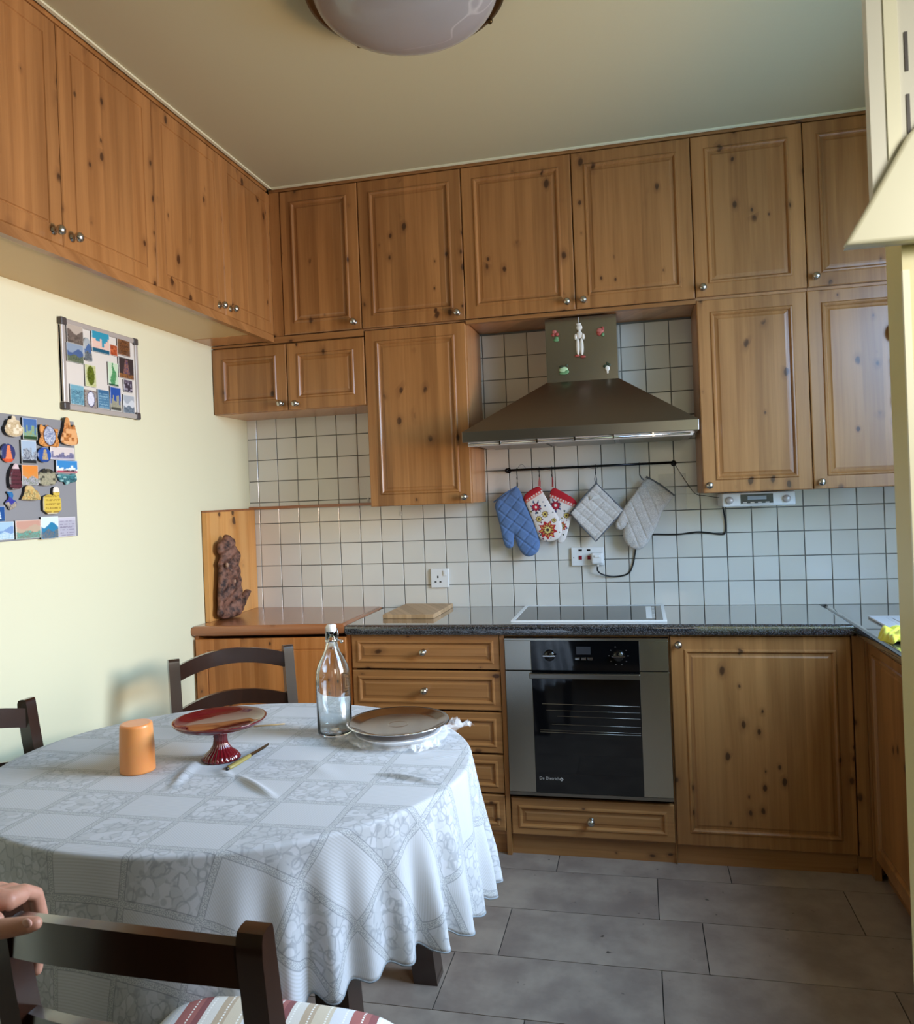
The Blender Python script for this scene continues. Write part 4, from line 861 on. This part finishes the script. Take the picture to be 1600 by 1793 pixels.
# ------------------------------------------------------------------ table and cloth
TX, TY, RX, RY, TZ = .728, -1.623, .589, .527, .735
t_ = thing('dining_table', 'dark wooden dining table mostly hidden under the tablecloth', 'table', (TX, TY, 0))
def ellipse(rx, ry, z, n=64, cx=0, cy=0): return [(cx+rx*math.cos(2*PI*i/n), cy+ry*math.sin(2*PI*i/n), z) for i in range(n)]
MB().loft([ellipse(RX-.02, RY-.02, .705), ellipse(RX-.012, RY-.012, .710), ellipse(RX-.012, RY-.012, .727), ellipse(RX-.018, RY-.018, .7315)]).obj('tabletop', M['darkwood'], t_)
MB().box(-.36, .36, -.34, -.32, .62, .705).box(-.36, .36, .32, .34, .62, .705).box(-.36, -.34, -.32, .32, .62, .705).box(.34, .36, -.32, .32, .62, .705).obj('apron', M['darkwood'], t_)
for lx, ly in ((.365, .385), (.43, -.365), (-.365, .385), (-.39, -.375)):
    MB().loft([[(lx*s_-q[0], ly*s_-q[1], z) for q in ((-.034, -.034), (.034, -.034), (.034, .034), (-.034, .034))] for z, s_ in ((0, 1.0), (.705, .84))], 0, False).obj('leg', M['darkwood'], t_)
ridges = [((1.123, -1.684), (1.297, -1.736), .011, .007, .9), ((.69, -1.83), (.638, -1.63), .009, .011, 0), ((.80, -1.735), (.959, -1.86), .010, .010, 0), ((1.19, -1.575), (1.316, -1.535), .005, .006, 0), ((1.16, -1.47), (1.294, -1.475), .004, .006, 0), ((1.20, -1.515), (1.31, -1.51), .004, .005, 0), ((.72, -1.69), (.80, -1.76), .006, .012, 0), ((1.03, -1.72), (.9, -1.6), .003, .02, 0)]
def zbump(x_, y_):
    z = 0
    for a, b_, h_, w_, _ in ridges:
        A, B_ = np.array(a), np.array(b_); ab = B_-A; t = float(np.clip(((np.array((x_, y_))-A)@ab)/(ab@ab), 0, 1)); d = math.hypot(*(np.array((x_, y_))-A-ab*t))
        z = max(z, h_*math.exp(-(d/w_)**2)*math.sin(PI*min(1, .08+t*.92)))
    return z
NA = 720
rr = random.Random(5); ph = [rr.uniform(0, 6.28) for _ in range(8)]
def fmask(a):
    # tight folds from the camera side round the right to the far side, smooth at the camera-left
    d = abs((a-math.radians(25)+PI) % (2*PI)-PI); return 1/(1+math.exp((d-math.radians(88))/.09))
def foldf(a):
    w1 = math.sin(44*a+1.1*math.sin(3*a+ph[0])+.9*math.sin(7*a+ph[1])); w2 = math.sin(8*a+ph[2]+math.sin(3*a))
    h_ = .75+.35*math.sin(11*a+ph[3])
    return fmask(a)*(.95*h_*w1+.25*w2)+(1-fmask(a))*.35*w2
vs, fs, uvs = [], [], []
rings = [(k/16)**.85 for k in range(1, 17)]
# top
vs.append((TX, TY, TZ)); uvs.append((TX, TY))
NR = 44
for k in range(1, NR+1):
    f = k/NR
    for i in range(NA):
        a = 2*PI*i/NA; x_, y_ = TX+(RX-.008)*f*math.cos(a), TY+(RY-.008)*f*math.sin(a)
        vs.append((x_, y_, TZ+zbump(x_, y_))); uvs.append((x_, y_))
def idx(k, i): return 1+(k-1)*NA+(i % NA)
for i in range(NA): fs.append((0, idx(1, i), idx(1, i+1)))
for k in range(1, NR):
    for i in range(NA): fs.append((idx(k, i), idx(k+1, i), idx(k+1, i+1), idx(k, i+1)))
# edge and skirt
SK = 40; LEN = .305
for k in range(1, SK+1):
    for i in range(NA):
        a = 2*PI*i/NA; ca, sa = math.cos(a), math.sin(a)
        nx, ny = ca/RX, sa/RY; l_ = math.hypot(nx, ny); nx, ny = nx/l_, ny/l_
        bx, by = TX+(RX-.008)*ca, TY+(RY-.008)*sa
        Lh = LEN+.016*math.sin(3*a+.6)+.008*math.sin(7*a+2)-.02*max(0, math.cos(a+.25))
        s_ = (k/SK)
        if k <= 5: q = PI/2*k/5; o_, dz, arc = .008*math.sin(q), .008*(1-math.cos(q)), .008*q
        else:
            t = (k-5)/(SK-5); fo = foldf(a); arc = .0125+Lh*t; g_ = min(1, .25+t)*t**.55
            o_ = .008+.022*t+.023*g_*(fo+.55); dz = .008+Lh*t*(1-.02*abs(fo))+.010*t*t*fo
        vs.append((bx+nx*o_, by+ny*o_, TZ-dz)); 
        tw = .5*o_*math.sin(27*a)
        uvs.append((bx+nx*arc, by+ny*arc))
for k in range(NR, NR+SK):
    for i in range(NA): fs.append((idx(k, i), idx(k+1, i), idx(k+1, i+1), idx(k, i+1)))
me = bpy.data.meshes.new('tablecloth'); me.from_pydata(vs, [], fs); me.materials.append(M['cloth'])
uvl = me.uv_layers.new(name='UVMap'); arr = np.array(uvs)+np.array((.009, .062)); li = np.zeros(len(me.loops), np.int32); me.loops.foreach_get('vertex_index', li); uvl.data.foreach_set('uv', arr[li].ravel())
me.polygons.foreach_set('use_smooth', [True]*len(me.polygons))
o = link('tablecloth', me); tag(o, 'pale blue-grey patchwork tablecloth draped over the round table', 'tablecloth')
md = o.modifiers.new('thickness', 'SOLIDIFY'); md.thickness = .0012; md.offset = 1
hem = MB(); base_i = 1+(NR+SK-1)*NA
hp = [vs[base_i+i] for i in range(NA)]+[vs[base_i]]
hem.tube([(q[0], q[1], q[2]) for q in hp], .0022, 6).obj('hem_stitching', plain('grey_hem_thread', '7d8790', .9), o)

# ------------------------------------------------------------------ things on the table
TT = TZ+.002
t_ = thing('cake_stand', 'dark red glass cake stand with a fluted foot', 'cake stand', (.696, -1.627, TT))
MB().lathe([(.010, .074), (.075, .079), (.105, .090), (.1125, .098), (.1135, .100), (.111, .1005), (.103, .094), (.07, .0855), (.0005, .084)], 56).obj('dish', M['redglass'], t_)
MB().lathe([(.0005, .0), (.045, .0), (.046, .003), (.038, .014), (.026, .024), (.018, .036), (.0155, .052), (.018, .066), (.024, .076), (.0005, .077)], 96, None, 0, True, lambda i, n, z: .05*math.cos(2*PI*i/n*24)*(1 if z > .002 else 0)).obj('pedestal', M['redglass'], t_)
cp_ = MB().lathe([(.0005, .1128), (.022, .1128), (.030, .1126), (.0345, .1135), (.037, .110), (.0375, .105), (.0395, .06), (.0405, .004), (.0405, .0), (.0385, .0), (.0375, .06), (.0355, .107), (.0005, .1085), (.0005, .1125)], 48, None, 0, False).obj('plastic_cup', M['orangeplastic'], None, (.533, -1.727, TT)); tag(cp_, 'orange plastic tumbler standing upside down at the left of the table', 'cup')
t_ = thing('glass_bottle', 'clear glass swing-top bottle standing empty on the table', 'bottle', (.904, -1.397, TT))
outp = [(.0005, .0), (.040, .0), (.0455, .004), (.0465, .012), (.0465, .150), (.045, .168), (.040, .185), (.031, .203), (.023, .218), (.0175, .232), (.0155, .245), (.0165, .248), (.0165, .253), (.0145, .256), (.0145, .272), (.0150, .274)]
inp = [(.0105, .274), (.0105, .245), (.0145, .230), (.028, .202), (.037, .183), (.0425, .165), (.0435, .150), (.0435, .014), (.040, .007), (.012, .012), (.0005, .014)]
MB().lathe(outp+inp, 56, None, 0, False).obj('glass', M['glass'], t_)
sp_ = MB().lathe([(.0005, .272), (.010, .272), (.0135, .276), (.0138, .290), (.011, .293), (.0005, .2935)], 28).obj('stopper', M['white'], t_)
MB().tube([(.017, 0, .250), (.0175, .004, .262), (.0165, 0, .284), (0, 0, .2835), (-.0165, 0, .284), (-.0175, .004, .262), (-.017, 0, .250)], .0013, 8).lathe([(.0172, .2475), (.018, .25), (.0172, .2525)], 32, None, 0, False).tube([(.017, 0, .25), (.026, -.004, .252), (.030, -.004, .246)], .0013, 8).sphere((.030, -.004, .248), .005, 8).obj('wire_bail', M['chrome'], t_)
# tray on a white dish wrapped in cling film
t_ = thing('white_dish', 'white dish wrapped in cling film beneath the metal tray', 'dish', (1.088, -1.415, TT))
MB().lathe([(.0005, 0), (.075, 0), (.085, .003), (.112, .018), (.114, .020), (.110, .0205), (.084, .008), (.0005, .006)], 56).obj('dish', M['porcelain'], t_)
cm = MB(); rr = random.Random(9); n = 90; lp = []
for k, (r_, z) in enumerate(((.104, .0225), (.124, .020), (.127, .012), (.130, .006))):
    lp.append([((r_+.006*rr.uniform(-1, 1)*(k > 1))*math.cos(2*PI*i/n), (r_+.006*rr.uniform(-1, 1)*(k > 1))*math.sin(2*PI*i/n), max(.0008, z+.003*rr.uniform(-1, 1)*(k > 0))) for i in range(n)])
cm.loft(lp, 0, True, False)
def crumple(cx, cy, s_, ang_, n=9):
    vs_ = []; fs_ = []
    for a in range(n):
        for b_ in range(n):
            u_, v_ = a/(n-1)-.5, b_/(n-1)-.5; tp = 1-.4*abs(u_*2)
            x_ = u_*s_*1.6; y_ = v_*s_*tp; vs_.append((cx+x_*math.cos(ang_)-y_*math.sin(ang_)+rr.uniform(-.1, .1)*s_, cy+x_*math.sin(ang_)+y_*math.cos(ang_)+rr.uniform(-.1, .1)*s_, .002+abs(rr.gauss(0, .28))*s_*.6))
    for a in range(n-1):
        for b_ in range(n-1): fs_.append((a*n+b_, (a+1)*n+b_, (a+1)*n+b_+1, a*n+b_+1))
    cm.add(vs_, fs_, 0, False)
crumple(-.115, -.035, .055, .3); crumple(-.07, -.085, .045, -.9); crumple(.13, .085, .060, .6); crumple(.10, -.09, .05, .9)
cm.obj('cling_film', M['film'], t_)
t_ = thing('metal_tray', 'round shiny metal tray lying on the white dish', 'tray', (1.081, -1.394, TT+.026))
MB().lathe([(.0005, .0), (.098, .0), (.108, .0015), (.126, .009), (.132, .0112), (.1345, .0105), (.1345, .0125), (.132, .0135), (.125, .0115), (.107, .004), (.097, .0022), (.0005, .002)], 72, None, 0, False).obj('plate', M['tray'], t_)
MB().lathe([(.1345, .0105), (.1365, .012), (.1345, .0138), (.132, .0138)], 72, None, 0, False).lathe([(.025, .0022), (.026, .0026), (.027, .0022)], 48, None, 0, False).obj('rim', M['chrome'], t_)
# knife
t_ = thing('table_knife', 'small kitchen knife with an olive handle beside the cake stand', 'knife', (.768, -1.617, TT+.002), math.atan2(.183, .015))
MB().loft([[(x_, w_*math.cos(a), .005+.005*math.sin(a)) for a in [k*PI/4 for k in range(8)]] for x_, w_ in ((-.093, .004), (-.088, .0075), (-.05, .0085), (-.005, .0065), (.0, .005))]).obj('handle', plain('olive_handle', '8c8048', .4), t_)
MB().loft([[(-.098, w_*math.cos(a), .005+.004*math.sin(a)) if False else (x_, w_*math.cos(a), .005+.0042*math.sin(a)) for a in [k*PI/4 for k in range(8)]] for x_, w_ in ((-.098, .003), (-.093, .0045))]).obj('pommel', M['black'], t_)
MB().loft([[(x_, y0, .0045), (x_, y1, .0045), (x_, y1, .006), (x_, y0, .006)] for x_, y0, y1 in ((0, -.006, .006), (.06, -.006, .006), (.085, -.002, .006), (.095, .004, .006))], 0, False).obj('blade', plain('dark_steel_blade', '33302c', .2, metal=1.0), t_)
tag(MB().tube([(.649, -1.366, TT+.0025), (.692, -1.350, TT+.0025), (.728, -1.334, TT+.0025)], .0022, 8).obj('wooden_stick', plain('bare_bamboo', 'c4ab84', .6)), 'short thin wooden stick lying behind the cake stand', 'stick')

# ------------------------------------------------------------------ chairs
def chair(label, A, Bp, dp=.40):
    """A,B: world xy of the tops of the left and right rear posts seen from behind (front = left of A->B)"""
    A, Bp = Vector(A), Vector(Bp); ax = (Bp-A); w_ = ax.length; rz = math.atan2(ax.y, ax.x); mid = (A+Bp)/2
    t_ = thing('dining_chair', label, 'chair', (mid.x, mid.y, 0), rz)      # local +y = front of the seat
    H = .857
    def lean(z): return (-.0 if z > .8 else 0) + (0 if False else (.075*(1-min(1, max(0, (z-.44)/(H-.44))))**1.2 if z > .44 else .075-.05*(.44-z)/.44))
    hw = w_/2
    for sx in (-1, 1):
        lps = []
        for z, th in ((0, .030), (.2, .034), (.44, .038), (.6, .036), (.75, .034), (.825, .032), (.845, .029), (.854, .024), (.857, .012)):
            y_ = lean(z); xa, xb = sx*hw-.0175, sx*hw+.0175; yc = y_+(.038-th)*.3
            lps.append([(xa, yc-th/2, z), (xb, yc-th/2, z), (xb, yc+th/2, z), (xa, yc+th/2, z)])
        auto(MB().loft(lps, 0, True).obj('rear_post', M['darkwood'], t_), 40)
        MB().loft([[(sx*hw+q[0]*.018, dp+.02+q[1]*.018, z) for q in ((-1, -1), (1, -1), (1, 1), (-1, 1))] for z in (0, .425)], 0, False).obj('front_leg', M['darkwood'], t_)
        MB().box(sx*hw-.009, sx*hw+.009, lean(.2)+.01, dp+.005, .19, .22).box(sx*hw-.009, sx*hw+.009, lean(.4)+.01, dp+.005, .375, .425).obj('side_rail', M['darkwood'], t_)
    for zt, hs, rise in ((.832, .052, .030), (.692, .050, .030), (.55, .050, .030)):
        lps = []; n = 14
        for k in range(n+1):
            u_ = k/n*2-1; x_ = u_*(hw-.01); ar = rise*(1-u_*u_); bow = -.045*(1-u_*u_)+.004; zc_ = zt-hs/2+ar; yb = lean(zc_)+bow; th = .009
            lps.append([(x_, yb-th, zc_-hs/2), (x_, yb+th, zc_-hs/2), (x_, yb+th, zc_+hs/2), (x_, yb-th, zc_+hs/2)])
        auto(MB().loft(lps, 0, True).obj('back_slat', M['darkwood'], t_), 40)
    MB().box(-hw+.01, hw-.01, dp+.01, dp+.03, .375, .425).box(-hw+.01, hw-.01, .06, .08, .375, .425).obj('seat_rail', M['darkwood'], t_)
    auto(MB().loft([[(x_*s_, y_, z) for x_, y_ in ((-hw-.022, .055), (hw+.022, .055), (hw+.034, dp+.05), (-hw-.034, dp+.05))] for z, s_ in ((.425, 1), (.440, 1.0), (.446, .985))], 0, False).obj('seat', M['darkwood'], t_), 40)
    return t_, mid, rz, hw, dp
chair('dark-stained ladder-back chair at the far side of the table', (.483, -.784), (.193, -1.04))
chair('dark-stained ladder-back chair by the cream wall, only one post in view', (.075, -1.56), (.075, -1.945))
_, mid, rz, hw, dp = chair('dark-stained ladder-back chair nearest the camera with a striped cushion', (.885, -2.52), (1.2555, -2.535), .345)
ct = thing('seat_cushion', 'striped pink, white and beige cushion on the nearest chair', 'cushion', (mid.x, mid.y, .447), rz)
bm = bmesh.new(); bmesh.ops.create_grid(bm, x_segments=30, y_segments=30, size=.5)
top = [(q.co.x, q.co.y) for q in bm.verts]; fcs = [[q.index for q in f.verts] for f in bm.faces]; bm.free()
def cz(u_, v_): return .056*((1-abs(2*u_)**5)*(1-abs(2*v_)**5))**.45
vs = [(u_*(.40), .10+(v_+.5)*.33, .012+cz(u_, v_)*.8) for u_, v_ in top]+[(u_*(.40), .10+(v_+.5)*.33, .012-min(.012, cz(u_, v_)*.5)) for u_, v_ in top]
n = len(top); o = MB().add(vs, fcs+[[n+i for i in reversed(f)] for f in fcs], 0, True).obj('pad', M['cushion'], ct)

# ------------------------------------------------------------------ hand on the nearest chair
hb = MB()
def limb(pts):
    for k in range(len(pts)-1):
        a, b_ = Vector(pts[k][:3]), Vector(pts[k+1][:3]); ra, rb = pts[k][3], pts[k+1][3]
        hb.tube([a, a.lerp(b_, .33), a.lerp(b_, .66), b_], [ra, ra*.67+rb*.33, ra*.33+rb*.67, rb], 16)
    for q in pts: hb.sphere(q[:3], q[3], 10)
limb([(.69, -2.60, .832, .031), (.765, -2.566, .842, .026), (.80, -2.545, .848, .025)])                     # forearm and wrist
limb([(.835, -2.530, .858, .017), (.880, -2.527, .858, .0150), (.897, -2.520, .854, .0135), (.898, -2.500, .851, .0115)])
limb([(.835, -2.545, .851, .019), (.885, -2.552, .852, .0155), (.915, -2.562, .851, .0115)])
for fx in (.0, .018, .036, .052): limb([(.800+fx*.5, -2.545, .846, .019), (.832+fx*.72, -2.515, .853, .0135)])       # palm and back of the hand
limb([(.815, -2.552, .842, .020), (.855, -2.553, .848, .015), (.868, -2.535, .853, .013)])                     # ball of the thumb
limb([(.825, -2.560, .845, .0165), (.885, -2.577, .849, .0128), (.934, -2.580, .853, .0112), (.945, -2.580, .854, .0121), (.978, -2.575, .859, .0102), (.985, -2.573, .860, .0085)])   # thumb
for k, (fx, tz) in enumerate(((.893, .736), (.874, .730), (.855, .733), (.837, .752))):                          # four fingers curled over the rail
    limb([(fx-.010, -2.516, .853, .0118), (fx, -2.490, .851, .0106), (fx+.003, -2.470, .838, .0094), (fx+.004, -2.464, .806, .0096), (fx+.004, -2.466, .772, .0088), (fx+.003, -2.474, tz, .0074)])
src = hb.obj('hand_source', M['skin'])
for nm, kw in (('REMESH', dict(mode='VOXEL', voxel_size=.0021)), ('SMOOTH', dict(factor=.6, iterations=5))):
    md = src.modifiers.new(nm, nm)
    for a, b_ in kw.items(): setattr(md, a, b_)
bpy.context.view_layer.update(); dg = bpy.context.evaluated_depsgraph_get()
me2 = bpy.data.meshes.new_from_object(src.evaluated_get(dg)); bpy.data.objects.remove(src); me2.materials.clear(); me2.materials.append(M['skin'])
me2.polygons.foreach_set('use_smooth', [True]*len(me2.polygons))
t_ = thing('person', 'hand of a person gripping the top rail of the nearest chair', 'person', (.70, -2.60, .836))
h = link('hand', me2, t_); h.location = -Vector(t_.location)
MB().sphere((.981-.70, -2.5815+2.60, .8645-.836), 1, 8, 0, (.0070, .0030, .0058)).obj('thumbnail', plain('fingernail', 'd0a090', .3), t_)
MB().lathe([(.050, 0), (.052, .01), (.058, .12), (.062, .20)], 28, Matrix.Rotation(-PI/2, 4, 'Y')).obj('sleeve', fabric('dark_sleeve', '2a2c38', '34384a'), t_, (-.005, 0, 0))

# ------------------------------------------------------------------ near partition and white canopy on the right
pe = struct('wall_partition', MB().box(2.0275, XR, -2.395, -2.337, 0, CEIL), M['yellow'])
pe['label'] = 'yellow painted partition end nearest the camera at the right edge'
tag(MB().box(2.026, 2.0335, -2.4005, -2.3955, 0, 1.60).obj('painted_light_trim', M['paintedlight']), kind='structure')  # thin raised strip, painted paler as a stripe of light on the corner
t_ = thing('wall_canopy', 'white enamelled board with a flared foot above the yellow partition', 'wall board', (2.20, -2.3955, 1.62))
def prism(poly, y0, y1): return MB().loft([[(a-2.20, y0, b_-1.62) for a, b_ in poly], [(a-2.20, y1, b_-1.62) for a, b_ in poly]], 0, False)
o = prism([(1.966, 1.630), (2.50, 1.626), (2.50, CEIL-.002), (1.9955, CEIL-.002), (1.9955, 1.683)], -.016, 0).obj('panel', M['whitebox'], t_)
o = prism([(1.960, 1.627), (2.50, 1.621), (2.50, 2.21), (2.0295, 1.7435), (1.985, 1.668)], -.034, -.0162).obj('skirt', plain('lit_cream_enamel', 'f4f1d4', .35), t_)  # lighter cream paints in the warm light on the flared foot
bv = o.modifiers.new('b', 'BEVEL'); bv.width = .004; bv.segments = 3
prism([(2.0125, 1.722), (2.0265, 1.744), (2.0265, 2.45), (2.0125, 2.45)], -.0185, -.0162).obj('painted_light_strip', M['paintedlight'], t_)  # stripe of light painted on, continuing up the white board
for z in (1.772, 1.842): prism([(2.033, z-.022), (2.0365, z-.022), (2.0365, z+.022), (2.033, z+.022)], -.0175, -.0162).obj('slot', M['grey'], t_)
# ornament hanging on the far-right cabinet door
t_ = thing('door_ornament', 'dark round ornament hanging on the far right cabinet door', 'ornament', (2.632, -.3195, 1.886))
MB().sphere((0, 0, 0), 1, 10, 0, (.024, .004, .033)).obj('disc', plain('dark_bronze', '3a2412', .4), t_)
c = MB().tube([(0, 0, .03), (-.004, 0, .06)], .001, 6).tube([(0, 0, -.03), (-.010, 0, -.24)], .001, 6)
for z in (-.10, -.125, -.145, -.235, -.25): c.sphere((-.008, 0, z), 1, 8, 0, (.004, .003, .008))
c.obj('beaded_string', plain('dark_bead', '2c2014', .4), t_)
# yellow rubber gloves on the worktop edge
yg = [(2.44, -.60), (2.52, -.57), (2.60, -.60), (2.66, -.66), (2.62, -.76), (2.56, -.70), (2.53, -.79), (2.49, -.72), (2.455, -.78), (2.45, -.68), (2.428, -.66)]
vs_, fs_, _ = pillow(yg, .016, .035, .004, .008, lambda x_, z_, d: .010*np.sin(x_*95+2*np.sin(z_*60))*np.cos(z_*80))
def gl(x_, y_, n_): 
    z = -n_; dd = 2.432-x_
    return (x_, y_, z)
me = bpy.data.meshes.new('rubber_glove'); me.from_pydata([((a-2.52)*.62, (c+.68)*.9, -b_-max(0, -.035-(a-2.52)*.62)*1.6) for a, b_, c in vs_], [], fs_); me.materials.append(M['yellowcloth'])
bm = bmesh.new(); bm.from_mesh(me); bmesh.ops.recalc_face_normals(bm, faces=bm.faces); bm.to_mesh(me); bm.free()
me.polygons.foreach_set('use_smooth', [True]*len(me.polygons))
tag(link('rubber_glove', me, None, (2.478, -.775, ZC+.0125)), 'crumpled yellow rubber glove lying on the sink edge', 'rubber glove')
